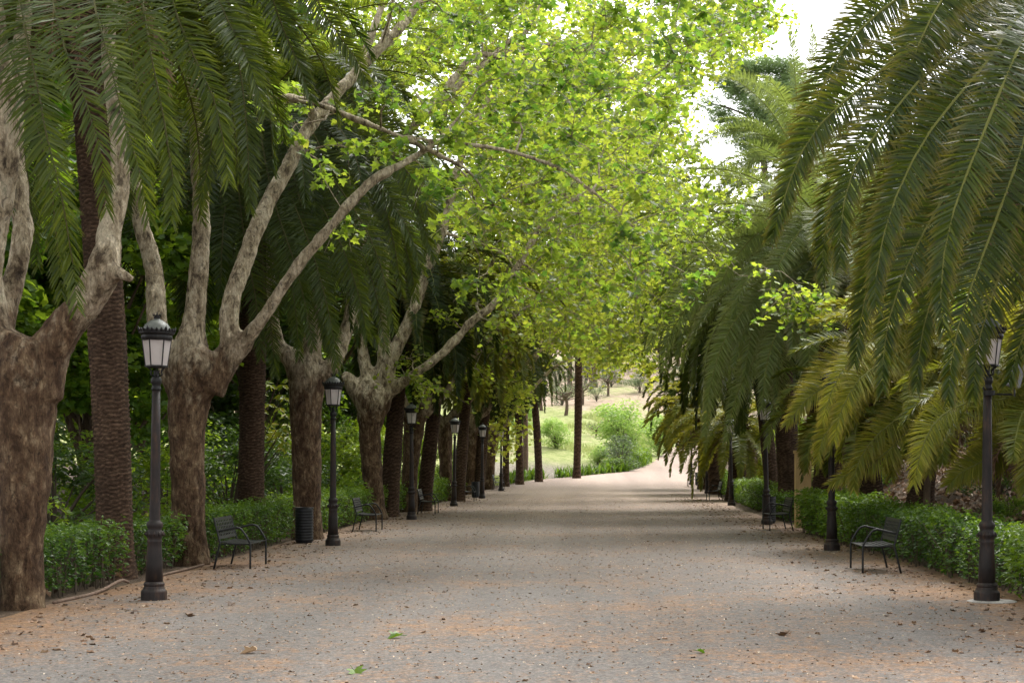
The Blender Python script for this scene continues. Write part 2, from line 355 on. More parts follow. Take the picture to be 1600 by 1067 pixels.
# ------------------------------------------------------------------ palms
def frond(acc, pts, S=None, leaf=.46, n=90, w=.03, out=None, green=.5, tipy=1.0, rmat=1, lmat=0, rr=.022, droop=.2, petiole=.13, vee=.25, face=0.0):
    p = resample(catmull(pts, 60), 60)
    T = nrm(np.gradient(p, axis=0))
    if S is None:
        hd = p[-1]-p[0]; hd[2] = 0
        if out is not None: hd = np.array(out, float)
        S = nrm(np.cross(nrm(hd), np.array([0, 0, 1.])))
    S = nrm(np.asarray(S, float)+rng.normal(0, .10, 3))
    if face: S = (1-face)*S[None, :]+face*nrm(np.cross(T, np.array([.15*rng.normal(), -1., .1*rng.normal()])))
    else: S = np.repeat(S[None, :], 60, 0)
    Sx = nrm(S-T*np.sum(T*S, 1)[:, None]); Nn = np.cross(Sx, T)
    r = rr*(1-np.linspace(0, 1, 60))**.7+.004
    tube(acc, p[::4], r[::4], 5, rmat, .5, True)
    for sg in (-1, 1):
        t = np.linspace(petiole, .995, n)+rng.normal(0, .0012, n)+.0007*np.sin(np.linspace(0, n*.9, n)); t = np.clip(t, 0, 1)
        f = t*59; i = np.clip(f.astype(int), 0, 58); k = (f-i)[:, None]
        b = p[i]*(1-k)+p[i+1]*k; tt = T[i]; ss = Sx[i]; nn = Nn[i]
        prof = np.interp(t, [0, petiole, petiole+.14, .45, .75, 1], [.2, .35, .9, 1, .85, .38])
        l = leaf*prof*rng.uniform(.82, 1.1, n)*np.where(rng.uniform(size=n) < .03, rng.uniform(.3, .7, n), 1)
        a = np.radians(np.interp(t, [0, .3, .7, 1], [4, 14, 26, 60]))+rng.normal(0, .07, n)
        vv = vee+rng.choice([-.14, .02, .18], n)+rng.normal(0, .1, n)
        d = nrm(sg*ss*np.cos(a)[:, None]+tt*np.sin(a)[:, None]+nn*vv[:, None])
        g = np.array([0, 0, -1.])
        dr = droop*rng.uniform(.3, 1.6, n)
        mid = b+d*(l*.5)[:, None]+g*(l*dr*.22)[:, None]
        tip = b+nrm(d*1.0+g*(dr*.8)[:, None])*l[:, None]
        wv = nrm(tt-d*(np.sum(tt*d, 1))[:, None]+nn*rng.normal(0, .35, n)[:, None])*w*rng.uniform(.8, 1.15, n)[:, None]
        v = np.stack([b-wv*.3, b+wv*.3, mid-wv*.5, mid+wv*.5, tip], 1)
        o = np.arange(n)[:, None]*5
        loops = (o+np.array([0, 1, 3, 2, 2, 3, 4])[None, :]).ravel(); cn = np.tile([4, 3], n)
        tint = np.clip(green+rng.normal(0, .14, n), 0, 1)
        acc.add(v.reshape(-1, 3), loops, cn, np.repeat(tint, 5), np.tile([0, 0, .55*tipy, .55*tipy, tipy], n), lmat)

def arc_frond(c, az, e0, Ln, bend, steps=14, sag=1.35):
    t = (np.arange(steps)+.5)/steps; e = np.maximum(e0-bend*t**sag, -1.52)
    h = np.array([math.cos(az), math.sin(az), 0]); d = h[None, :]*np.cos(e)[:, None]+np.array([0, 0, 1.])*np.sin(e)[:, None]
    return np.vstack([c, np.array(c)+np.cumsum(d, 0)*Ln/steps]), h

def crown_fronds(acc, c, n, Ln, e_hi=80, e_lo=-35, bend=(85, 115), leaf=.44, nl=168, az_range=(0, 2*PI), green=.45, tipy=.6, w=.026, rj=.18, **kw):
    for k in range(n):
        az = az_range[0]+(az_range[1]-az_range[0])*((k*.618034) % 1)+rng.normal(0, .08)
        q = (k+.5)/n; e0 = math.radians(e_hi+(e_lo-e_hi)*q**.8+rng.normal(0, 5))
        b = math.radians(rng.uniform(*bend))
        pts, h = arc_frond(np.array(c)+np.array([math.cos(az), math.sin(az), 0])*rj+np.array([0, 0, -.45*q]), az, e0, Ln*rng.uniform(.88, 1.08), b)
        frond(acc, pts, out=h, leaf=leaf, n=nl, green=np.clip(green+rng.normal(0, .12)-.12*q, .02, .98), tipy=tipy*rng.uniform(.4, 1.2), w=w, **kw)

def palm_trunk(parent, base, top, r0, r1, flare=1.35, name='trunk', ring=.062, seg=56, mat=None, dz=.02):
    base = np.array(base, float); top = np.array(top, float); H = top[2]-base[2]; n = max(20, int(H/dz))
    z = np.linspace(0, 1, n); th = np.arange(seg)/seg*2*PI
    bow = np.sin(z*PI)*.06*H/8
    cx = base[0]+(top[0]-base[0])*z**1.3+bow; cy = base[1]+(top[1]-base[1])*z
    rad = r0+(r1-r0)*z+r0*(flare-1)*np.exp(-z*H/.45)+.05*r0*np.sin(z*9+base[1])
    hz = (z*H)[:, None]
    # overlapping diamond leaf scars: two interleaved families of bumps
    k = 11; row = hz/ring
    a = th[None, :]*k/(2*PI)
    rn = np.array([[mnoise.noise(Vector((math.cos(t)*2, math.sin(t)*2, h*2.0+base[1]))) for t in th[::8]] for h in (z*H)[::10]])
    rn = np.repeat(np.repeat(rn, 10, 0)[:n], 8, 1)[:, :seg]
    wob = 1.1*rn+.22*np.sin(th*3+base[0])[None, :]+.18*np.sin(th*7+hz*3)
    ph = (row+wob) % 1.0; odd = (np.floor(row+wob) % 2)*.5
    lens = 1-np.abs(((a+odd) % 1.0)-.5)*2
    saw = ph**1.6
    hgt = saw*(.35+.65*np.sqrt(lens))
    R = rad[:, None]*(1+.02*rn)+.034*hgt*(r0/.3)
    v = np.stack([cx[:, None]+R*np.cos(th), cy[:, None]+R*np.sin(th), base[2]-.08+hz+np.zeros((1, seg))], -1)
    A = Acc(); i = np.arange(n-1)[:, None]*seg; j = np.arange(seg)[None, :]; j2 = (j+1) % seg
    q = np.stack([i+j, i+j2, i+seg+j2, i+seg+j], -1).reshape(-1)
    A.add(v.reshape(-1, 3), list(q)+[(n-1)*seg+k_ for k_ in range(seg)], [4]*((n-1)*seg)+[seg], np.clip(hgt, 0, 1).ravel(), 0, 0)
    return A.build(name, mat or M['palm_bark'], parent, True)

def palm_boots(parent, c, r, n=70, h=.9):
    A = Acc(); c = np.array(c, float)
    lathe(A, [(r*.8, -h), (r*1.15, -h*.6), (r*1.35, -h*.2), (r*1.2, .15), (r*.5, .4)], 16, c)
    for k in range(n):
        az = k*2.39996; q = k/n; z = -h+q*(h+.3); d = np.array([math.cos(az), math.sin(az), .55+.5*q])
        b = c+np.array([math.cos(az)*r*1.1, math.sin(az)*r*1.1, z]); l = rng.uniform(.12, .34)
        tube(A, [b-d*.05, b+d*l*.6, b+d*l+np.array([0, 0, .03])], [.05, .04, .02], 5)
    return A.build('crown_base', M['palm_bark'], parent, False)

def palm(label, base, top, r0, r1, n=46, Ln=3.6, mat='palm_leaf', explicit=(), seg=56, boots=True, rach='rachis', group='palm trees along the avenue', trunk_dz=.02, ring=.062, name='date_palm', xkw=None, **kw):
    t = thing(name, label, 'palm tree', tuple(base), group)
    palm_trunk(t, base, top, r0, r1, seg=seg, dz=trunk_dz, ring=ring)
    if boots: palm_boots(t, top, r1)
    A = Acc()
    if n: crown_fronds(A, top, n, Ln, **kw)
    for e in explicit: frond(A, e, **(xkw or {}))
    for k in range(14 if n else 0):
        az = k*2.39996; pts, h = arc_frond(np.array(top)+np.array([math.cos(az), math.sin(az), 0])*r1*1.1+np.array([0,0,-.7]), az, math.radians(rng.uniform(-50,-15)), Ln*rng.uniform(.3,.5), math.radians(70))
        frond(A, pts, out=h, leaf=.3, n=40, green=.3, tipy=.3, w=.026, rmat=2, lmat=2)
    A.build('crown', [M[mat], M[rach], M['litter']], t)
    return t

# ------------------------------------------------------------------ plane trees
def remeshed(acc, name, mat, parent, voxel=.035, amp=.02, fr=3.5):
    tmp = acc.build('tmp_limbs', mat)
    md = tmp.modifiers.new('r', 'REMESH'); md.mode = 'VOXEL'; md.voxel_size = voxel; md.use_smooth_shade = True
    sm = tmp.modifiers.new('s', 'SMOOTH'); sm.iterations = 5; sm.factor = .6
    dg = bpy.context.evaluated_depsgraph_get(); me = bpy.data.meshes.new_from_object(tmp.evaluated_get(dg))
    old = tmp.data; bpy.data.objects.remove(tmp); bpy.data.meshes.remove(old)
    n = len(me.vertices); co = np.zeros(n*3, np.float32); me.vertices.foreach_get('co', co); co = co.reshape(-1, 3)
    no = np.zeros(n*3, np.float32); me.vertices.foreach_get('normal', no); no = no.reshape(-1, 3)
    d = np.array([mnoise.noise(Vector(c)*fr)+.5*mnoise.noise(Vector(c)*fr*2.7)+.25*mnoise.noise(Vector(c)*fr*7) for c in co.astype(float)])
    co = co+no*(d*amp)[:, None]
    co = co-np.array(parent.location)
    me.vertices.foreach_set('co', co.astype(np.float32).ravel()); me.update()
    me.name = name
    me.polygons.foreach_set('use_smooth', np.ones(len(me.polygons), bool))
    if not me.materials: me.materials.append(mat)
    o = bpy.data.objects.new(name, me); COL.objects.link(o); o.parent = parent
    return o

def leaf_cluster(A, B, c, base, size, nleaf, rad, tmpl, tint=.5):
    """a spray: a few thin twigs fanning from c with leaves set along them"""
    out = nrm(np.array(c)-np.array(base)); nt_ = 5; per = max(3, nleaf//nt_)
    for k in range(nt_):
        az = rng.uniform(0, 2*PI); d = nrm(np.array([math.cos(az), math.sin(az), rng.normal(-.15, .4)])+out*.6)
        end = c+d*rad*rng.uniform(.6, 1.2); end[2] -= rad*.15
        mid = (c+end)/2+np.array([0, 0, rad*.12])
        tw = catmull([c, mid, end], 5)
        if B is not None: tube(B, tw, np.linspace(.010, .004, 5), 3, 0, .5, False)
        s = rng.uniform(.1, 1.05, per); pos = np.stack([np.interp(s, np.linspace(0, 1, 5), tw[:, j]) for j in range(3)], 1)
        pos = pos+rng.normal(0, .5, (per, 3))*np.array([rad*.3, rad*.3, rad*.26])
        A.inst(tmpl[0], tmpl[1], leaf_frames(per, size), pos, np.clip(tint+rng.normal(0, .16, per), 0, 1))

def plane_tree(label, base, limbs, centers, leaf=.14, nleaf=60, rad=.75, tmpl=SIMPLE5, voxel=.05, tint=.5, branch_r=.06, crown_name='crown', leafmat='plane_leaf'):
    """limbs: (points, radii); centers: positions of leaf sprays"""
    t = thing('plane_tree', label, 'tree', tuple(base), 'plane trees along the avenue')
    A = Acc(); nodes = []; nr = []
    for pts, rs in limbs:
        K = len(pts); n = max(8, int(np.linalg.norm(np.diff(np.array(pts), axis=0), axis=1).sum()/.22))
        c = catmull(pts, n); r = np.interp(np.linspace(0, K-1, n), range(K), rs)
        tube(A, c, r, 14); nodes.append(c[c[:, 2] > 3.4]); nr.append(r[c[:, 2] > 3.4])
    remeshed(A, 'trunk', M['plane_bark'], t, voxel, .022 if voxel < .06 else .03)
    nodes = np.vstack(nodes); nr = np.concatenate(nr)
    centers = np.array(centers); Bt = Acc(); Lf = Acc()
    dist = np.array([np.min(np.linalg.norm(nodes-c, axis=1)) for c in centers]); order = np.argsort(dist)
    for idx in order:
        c = centers[idx]; dd = np.linalg.norm(nodes-c, axis=1)+.6*np.maximum(0, nodes[:, 2]-c[2])
        j = int(np.argmin(dd)); s = nodes[j]; d = np.linalg.norm(c-s)
        m1 = s+(c-s)*.4+np.array([0, 0, .13*d])+rng.normal(0, .07*d, 3); m2 = s+(c-s)*.75+np.array([0, 0, .06*d])+rng.normal(0, .05*d, 3)
        n = max(5, int(d/.3)); cv = catmull([s, m1, m2, c], n)
        r0 = min(nr[j]*.7, branch_r*(.35+.3*d)); rr = np.linspace(r0, .009, n)
        tube(Bt, cv, rr, 5, 0, .5, False)
        nodes = np.vstack([nodes, cv[1:]]); nr = np.concatenate([nr, rr[1:]])
        leaf_cluster(Lf, Bt, c, s, leaf, nleaf, rad*rng.uniform(.75, 1.25), tmpl, tint+rng.normal(0, .1))
        if d > 1.5:
            for q in (.5, .75):
                if rng.uniform() < .7: leaf_cluster(Lf, Bt, cv[int(n*q)]+rng.normal(0, .2, 3), s, leaf, nleaf//3, rad*.6, tmpl, tint)
    Bt.build('branches', M['plane_bark'] if voxel < .07 else M['twig'], t, True)
    Lf.build(crown_name, M[leafmat], t)
    return t

def ell(N, c, r, reject=None):
    out = []
    while len(out) < N:
        p = blob_points(1, c, r, .25)[0]
        if reject is None or not reject(p): out.append(p)
    return out
def uv(p): return U0+p[0]/p[1]*F, V0-(p[2]-EYE)/p[1]*F
exec_order = []

# ================================================================== THE SETTING
def grid_sheet(name, xs, ys, keep, mat, lift=0.0, tint=None):
    X, Y = np.meshgrid(xs, ys); Z = terrain(X, Y)+lift
    nz = np.vectorize(lambda a, b: mnoise.noise(Vector((a*.35, b*.35, 3.1)))*.5+mnoise.noise(Vector((a*.09, b*.09, 7))))(X, Y)
    inside = smooth(0, 3, path_left(Y)-X)+smooth(0, 3, X-path_right(Y))
    Z = Z+nz*.22*np.clip(inside, 0, 1)*smooth(60, 110, Y)*1.8 + nz*.12*np.clip(inside, 0, 1)
    v = np.stack([X, Y, Z], -1).reshape(-1, 3); nx = len(xs)
    i = (np.arange(len(ys)-1)[:, None]*nx+np.arange(nx-1)[None, :])
    q = np.stack([i, i+1, i+nx+1, i+nx], -1).reshape(-1, 4)
    cc = v[q].mean(1); k = keep(cc[:, 0], cc[:, 1]); q = q[k]
    used = np.unique(q); mp = np.zeros(len(v), int); mp[used] = np.arange(len(used))
    tt = tint(v[used][:, 0], v[used][:, 1]) if tint else .5
    A = Acc(); A.add(v[used], mp[q].ravel(), np.full(len(q), 4), tt)
    o = A.build(name, mat, None, True); o['kind'] = 'structure'; return o
xs = np.unique(np.concatenate([np.arange(-26, 26, .5), np.linspace(-160, -26, 40), np.linspace(26, 190, 44)]))
ys = np.unique(np.concatenate([np.arange(-12, 175, .75), np.linspace(175, 460, 70)]))
is_hill = lambda x, y: (y > 104.5) & (x < path_left(y)) | (y > 165) & (x < path_right(y)+10)
grid_sheet('ground', xs, ys, lambda x, y: ~is_hill(x, y), M['soil'])
grid_sheet('hillside', xs, ys, lambda x, y: is_hill(x, y) | ((y > 98) & (y < 112) & (x < path_left(y)+.5)), M['hill'], .004,
           lambda x, y: smooth(15, 10, path_left(y)-x)*smooth(124, 118, y-.35*x)*smooth(98,104,y))
# the gravel path: its own sheet between its two edges
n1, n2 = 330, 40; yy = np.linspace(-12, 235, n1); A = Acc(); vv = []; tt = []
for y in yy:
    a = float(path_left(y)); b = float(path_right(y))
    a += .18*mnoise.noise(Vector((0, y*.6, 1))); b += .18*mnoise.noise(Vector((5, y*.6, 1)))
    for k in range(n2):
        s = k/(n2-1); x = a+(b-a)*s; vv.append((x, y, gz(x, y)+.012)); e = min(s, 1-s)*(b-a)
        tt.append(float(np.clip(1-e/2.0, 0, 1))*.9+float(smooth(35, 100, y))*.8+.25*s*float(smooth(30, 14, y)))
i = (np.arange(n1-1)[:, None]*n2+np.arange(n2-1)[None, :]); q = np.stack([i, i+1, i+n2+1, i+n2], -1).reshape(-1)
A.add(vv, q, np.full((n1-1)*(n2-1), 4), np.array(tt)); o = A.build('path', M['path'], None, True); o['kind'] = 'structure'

# litter: dry leaves strewn on gravel, along the edges and over the bank
A = Acc()
def strew(N, xf, yf, size, tint, lift=.018, up=.25):
    x = xf(N); y = yf(N); z = terrain(x, y)+lift
    Rr = leaf_frames(N, size, up, .1, .5)
    A.inst(SIMPLE5[0]*np.array([.8, 1, 2.2]), SIMPLE5[1], Rr, np.stack([x, y, z], 1), np.clip(tint+rng.normal(0, .25, N), 0, 1))
ydist = lambda a, b: (lambda N: a+(b-a)*rng.uniform(0, 1, N)**1.2)
strew(1000, lambda N: rng.uniform(-6, 5, N), ydist(10, 70), .048, .35)
strew(16000, lambda N: rng.uniform(-6, 5, N), ydist(10, 75), .024, .75)
strew(2500, lambda N: rng.uniform(-6, 5, N), ydist(10, 60), .024, .2)
strew(1300, lambda N: 5.2-np.abs(rng.normal(0, .9, N)), ydist(14, 80), .065, .35)
strew(1300, lambda N: -6.3+np.abs(rng.normal(0, .9, N)), ydist(14, 90), .06, .35)
o = A.build('path_litter', M['litter']); o['kind'] = 'stuff'; o['label'] = 'small dry leaves and bits strewn over the gravel path'; o['category'] = 'leaf litter'
A = Acc()
def bankx(N): return 6.1+rng.uniform(0, 1, N)**1.1*12
strew(9000, bankx, ydist(16, 60), .15, .45, .12, .5)
strew(2500, lambda N: -6.6-rng.uniform(0, 7, N), ydist(16, 80), .13, .3, .12, .4)
o = A.build('bank_litter', M['litter']); o['kind'] = 'stuff'; o['label'] = 'thick brown leaf litter covering the bank behind the hedge'; o['category'] = 'leaf litter'

def fallen_leaf(label, u, v, size, mat, tint):
    d = EYE*F/(v-V0); p = P(u, v, d); A = Acc()
    R = leaf_frames(1, size, .1, -.2, .05)
    # curled blade with a stalk
    A.inst(LOBED[0]*np.array([1, 1, 2.6]), LOBED[1], R, np.array([[p[0], p[1], .035]]), tint)
    y = R[0][:, 1]; tube(A, [p*np.array([1, 1, 0])+np.array([0, 0, .035]), p*np.array([1, 1, 0])-y*.5+np.array([0, 0, .03])], .003, 4)
    tag(A.build('fallen_leaf', M[mat]), label, 'leaf', 'single fallen leaves on the gravel')
fallen_leaf('green fallen leaf at the bottom edge of the gravel, left of centre', 553, 1053, .15, 'hedge_leaf', .8)
fallen_leaf('green fallen leaf lying flat on the gravel just left of the middle', 625, 998, .15, 'hedge_leaf', .6)
fallen_leaf('curled dark brown fallen leaf on the gravel at right front', 1230, 995, .15, 'litter', .1)
fallen_leaf('pale curled fallen leaf on the gravel between left lamp and path middle', 400, 1022, .16, 'litter', .95)
fallen_leaf('dark brown fallen leaf lying close to the left front lamp', 363, 947, .13, 'litter', .08)
fallen_leaf('green fallen leaf on the gravel at lower right of centre', 1090, 1022, .09, 'hedge_leaf', .3)
fallen_leaf('brown fallen leaf on the gravel in front of the left lamp', 293, 965, .12, 'litter', .1)

# ================================================================== LAMPS
def make_lamp():
    t = thing('street_lamp', '', 'street lamp', (0, 0, 0), 'lamp posts along the avenue')
    A = Acc(); lathe(A, [(.155, -.03), (.155, .11), (.15, .125), (.13, .15), (.118, .18), (.125, .195), (.125, .21), (.108, .235)], 24); A.build('plinth', M['rusty_iron'], t, False)
    A = Acc()
    lathe(A, [(.104,.233),(.098,.45),(.088,.64),(.082,.70),(.088,.715),(.088,.735),(.080,.75),(.094,.775),(.106,.80),(.106,.825),(.09,.85),(.078,.87),(.092,.895),(.10,.925),(.092,.955),(.068,.975),(.066,.99),(.062,1.3),(.056,2.0),(.049,2.56)], 28)
    for k in range(12):   # cast petals round the neck
        a = k/12*2*PI; d = np.array([math.cos(a), math.sin(a), 0])
        tube(A, [d*.098+np.array([0,0,.79]), d*.113+np.array([0,0,.812]), d*.1+np.array([0,0,.845])], [.008,.017,.006], 5)
    A.build('post', M['rusty_iron'], t, True)
    A = Acc(); lathe(A, [(.049,2.555),(.06,2.57),(.06,2.585),(.05,2.6),(.05,2.63),(.064,2.65),(.066,2.70),(.05,2.72),(.035,2.735),(.03,2.78),(.04,2.80)], 24); c = A.build('collar', M['iron'], t, True)
    A = Acc()
    for k in range(6):
        a = k/6*2*PI+PI/6; d = np.array([math.cos(a), math.sin(a), 0])
        tube(A, catmull([d*.03+np.array([0,0,2.735]), d*.075+np.array([0,0,2.75]), d*.07+np.array([0,0,2.80]), d*.125+np.array([0,0,2.85])], 9), .009, 6)
    A.build('bracket', M['iron'], c, True)
    # lantern frame: floor ring, six mullions, cornice with crenels
    A = Acc(); r0, r1, z0, z1 = .128, .170, 2.86, 3.18
    lathe(A, [(r0-.03,2.835),(r0+.012,2.845),(r0+.012,2.862),(r0-.012,2.868)], 6, rot=0)
    for k in range(6):
        a = k/6*2*PI; d = np.array([math.cos(a), math.sin(a), 0])
        tube(A, [d*r0+np.array([0,0,z0]), d*r1+np.array([0,0,z1])], .0085, 6)
    lathe(A, [(r1-.02,3.165),(r1+.008,3.17),(r1+.02,3.20),(r1+.015,3.23),(r1+.042,3.25),(r1+.045,3.285),(r1+.02,3.30)], 24)
    for k in range(24):
        a = k/24*2*PI; d = np.array([math.cos(a), math.sin(a), 0]); h = .04 if k % 4 else .06; z = np.array([0,0,1])
        tube(A, [d*(r1+.032)+z*3.275, d*(r1+.045)+z*(3.275+h*.6), d*(r1+.05)+z*(3.275+h)], [.02,.017,.004], 5)
    fr = A.build('lantern_frame', M['iron'], t, False)
    for k in range(6):
        a0, a1 = k/6*2*PI, (k+1)/6*2*PI; A = Acc()
        c = [np.array([math.cos(a)*(r-.002), math.sin(a)*(r-.002), z]) for a, r, z in ((a0,r0,z0+.004),(a1,r0,z0+.004),(a1,r1,z1-.004),(a0,r1,z1-.004))]
        n = nrm(np.cross(c[1]-c[0], c[3]-c[0]))*.004
        A.faces([p-n for p in c]+[p+n for p in c], [(0,3,2,1),(4,5,6,7),(0,1,5,4),(1,2,6,5),(2,3,7,6),(3,0,4,7)])
        A.build('glass_pane', M['pane'], fr, False)
    A = Acc(); lathe(A, [(.175,3.29),(.168,3.31),(.15,3.345),(.12,3.38),(.075,3.41),(.04,3.422),(.035,3.44)], 24); rf = A.build('roof', M['dome_metal'], t, True)
    A = Acc(); lathe(A, [(.034,3.43),(.045,3.445),(.03,3.46),(.045,3.475),(.02,3.482)], 12)
    for k in range(8):
        a = k/8*2*PI; d = np.array([math.cos(a), math.sin(a), 0])
        tube(A, [d*.04+np.array([0,0,3.465]), d*.052+np.array([0,0,3.50])], [.008,.003], 4)
    tube(A, [(0,0,3.47),(0,0,3.52)], [.01,.004], 6); A.build('finial', M['iron'], rf, True)
    remember(t); return t
lamp0 = make_lamp()
lamps = [(-5.30,19.5,'black lamp post nearest on the left, in front of the first palm trunk'),
 (-5.18,32.4,'black lamp post on the left just past the left litter bin'),
 (-5.25,47.4,'black lamp post on the left between the second and third left benches'),
 (-5.23,62.0,'black lamp post on the left just past the third left bench'),
 (-4.94,74.0,'thin far lamp post on the left directly behind the fourth left bench'),
 (-4.66,85.0,'farthest lamp post on the left, beside the farthest left bench'),
 (4.80,19.3,'rust stained lamp post nearest on the right with a grey floodlight beside its lantern'),
 (4.65,30.6,'lamp post on the right whose upper half is hidden by a low palm frond'),
 (4.84,43.5,'lamp post on the right in front of the right litter bin, lantern hidden in fronds'),
 (5.62,63.0,'lamp post on the right with its lantern showing below the drooping palm fronds'),
 (6.0,81.0,'dark far lamp post on the right behind the third right bench'),
 (6.1,95.0,'farthest lamp post on the right, beside the farthest right bench')]
for k, (x, y, lb) in enumerate(lamps):
    z = gz(x, y)
    if k == 0: lamp0.location = (x, y, z); lamp0['label'] = lb
    else:
        q = dup(lamp0, (x, y, z), k*.35, 1, lb); q.rotation_euler = (rng.normal(0,.006), .006+rng.normal(0,.006), k*.35)
    if k == 0: lamp0.rotation_euler = (0, math.radians(.6), .26)
# floodlight clamped to the right front post, and the small one farther off
def floodlight(x, y, z, sc, label):
    t = thing('floodlight', label, 'floodlight', (x, y, z), 'floodlights on the right lamp posts')
    A = Acc(); tube(A, [(x, y, z-.02), (x+.30*sc, y, z-.03)], .012, 6); tube(A, [(x+.30*sc, y, z-.05), (x+.30*sc, y, z+.06*sc)], .014*sc, 6)
    lathe(A, [(.07,-.04),(.07,.02)], 12, (x, y, z)); A.build('bracket', M['iron'], t, False)
    A = Acc(); a = math.radians(14); R = np.array([[math.cos(a),0,math.sin(a)],[0,1,0],[-math.sin(a),0,math.cos(a)]])
    c = np.array([x+.31*sc, y, z+.20*sc]); box(A, c, (.17*sc,.13*sc,.28*sc), 0, R); h = A.build('housing', M['grey_metal'], t, False)
    h.modifiers.new('b', 'BEVEL').width = .012
    A = Acc(); box(A, c+R@np.array([-.087*sc,0,0]), (.006,.11*sc,.24*sc), 0, R); A.build('front_glass', M['pane'], h, False)
    return t
floodlight(4.83, 19.3, 2.53, 1.0, 'grey box floodlight on a short arm on the right front lamp post')
floodlight(5.64, 63.0, 2.9, .8, 'small grey floodlight on the far right lamp post under drooping fronds')

# ================================================================== BENCHES (one side of the seat towards +x)
def make_bench():
    t = thing('bench', '', 'bench', (0, 0, 0), 'dark metal benches along the avenue')
    W, D = 1.22, .52
    for sx in (-1, 1):
        y = sx*W/2
        for pts, nm in (([(D/2,y,-.01),(D/2,y,.36),(D/2-.01,y,.42)], 'leg'), ([(-D/2-.06,y,-.01),(-D/2+.03,y,.36),(-D/2+.04,y,.42)], 'leg')):
            A = Acc(); tube(A, catmull(pts, 8), .016, 8); A.build(nm, M['bench_paint'], t, True)
        A = Acc(); tube(A, catmull([(D/2-.01,y,.42),(D/2-.06,y,.52),(D/2-.14,y,.63),(D/2-.21,y,.66),(0,y,.655),(-D/2+.02,y,.60)], 22), .017, 8); A.build('armrest', M['bench_paint'], t, True)
    A = Acc()
    for k in range(7):
        s = k/6; x = -D/2+.05+s*(D-.08); z = .415+.012*math.cos(s*PI)-.012*math.sin(s*PI); box(A, (x, 0, z), (.058, W-.03, .012))
    for y in (-W/2+.02, 0, W/2-.02): tube(A, [(-D/2+.04,y,.40),(D/2-.01,y,.40)], .012, 6)
    A.build('seat', M['bench_paint'], t, False)
    A = Acc(); R = lambda a: np.array([[math.cos(a),0,math.sin(a)],[0,1,0],[-math.sin(a),0,math.cos(a)]])
    a = math.radians(-14); rows = [.50,.562,.618,.674,.73,.79]
    for i, z in enumerate(rows):
        x = -D/2+.02-(z-.5)*.25
        box(A, (x, 0, z), (.012, W-.04, .016 if 0 < i < 5 else .05), 0, R(a))
        if i < 5:
            zm = (z+rows[i+1])/2; nk = 11
            for k in range(nk):
                yk = -W/2+.05+(W-.1)*k/(nk-1); box(A, (-D/2+.02-(zm-.5)*.25, yk+(.02 if i % 2 else 0)*(0 < k < nk-1), zm), (.010, .05, .052), 0, R(a))
    for y in (-W/2+.01, W/2-.01): tube(A, [(-D/2+.04,y,.42),(-D/2+.02,y,.5),(-D/2-.06,y,.815)], .016, 8)
    A.build('backrest', M['bench_paint'], t, False)
    remember(t); return t
bench0 = make_bench()
benches = [(-5.60,25.85,0,'dark metal bench nearest on the left, in front of the second plane trunk'),
 (-5.45,39.6,0,'dark metal bench on the left between the second and third left lamp posts'),
 (-5.3,53.0,0,'dark metal bench on the left between the third and fourth left lamp posts'),
 (-5.2,69.5,0,'dark metal bench on the left in front of the thin far lamp post'),
 (-4.9,87.0,0,'farthest dark bench on the left at the bend of the path'),
 (4.42,24.85,PI,'dark metal bench nearest on the right, in front of the trimmed hedge'),
 (4.70,40.0,PI,'dark metal bench on the right in front of the right litter bin'),
 (5.55,71.0,PI,'dark metal bench on the right beyond the lamp post under drooping fronds'),
 (5.95,92.0,PI,'farthest dark bench on the right in front of the far bin')]
for k, (x, y, r, lb) in enumerate(benches):
    if k == 0: bench0.location = (x, y, gz(x, y)); bench0['label'] = lb
    else: dup(bench0, (x, y, gz(x, y)+.012), r+(rng.uniform(-.03,.03)), 1, lb)
# bins
def make_bin():
    t = thing('litter_bin', '', 'litter bin', (0, 0, 0), 'round black litter bins')
    A = Acc(); prof = [(.165,.0),(.17,.02)]
    for k in range(11):
        z = .04+k*.06; prof += [(.182,z),(.190,z+.015),(.190,z+.035),(.182,z+.05)]
    lathe(A, prof+[(.185,.72)], 28); A.build('body', M['bin_metal'], t, True)
    A = Acc()
    a = np.linspace(0, 2*PI, 29); tube(A, np.stack([.188*np.cos(a), .188*np.sin(a), np.full(29, .725)], 1), .012, 6, cap=False); A.build('rim', M['bin_metal'], t, True)
    A = Acc(); lathe(A, [(.13,-.03),(.13,.02)], 16); A.build('foot', M['bin_metal'], t, False)
    remember(t); return t
bin0 = make_bin()
for k, (x, y, lb) in enumerate([(-5.94,33.4,'black litter bin on the left in front of the third plane trunk'),
     (5.0,44.4,'black litter bin on the right behind the lamp post and bench'),
     (-5.35,75.6,'black litter bin on the far left behind the fourth left bench'),
     (6.45,94.3,'black litter bin on the far right beside the farthest right lamp')]):
    if k == 0: bin0.location = (x, y, 0.02); bin0['label'] = lb
    else: dup(bin0, (x, y, gz(x, y)+.02), k, 1, lb)
# cream pillar among the right palms
t = thing('pillar', 'cream coloured square pillar standing between two right palm trunks', 'pillar', (5.55, 41.5, 0)); A = Acc()
box(A, (5.55, 41.5, .95), (.40,.30,1.96)); A.build('shaft', M['cream_stone'], t, False)
A = Acc(); box(A, (5.55, 41.5, 1.97), (.46,.36,.08)); A.build('cap', M['cream_stone'], t, False)

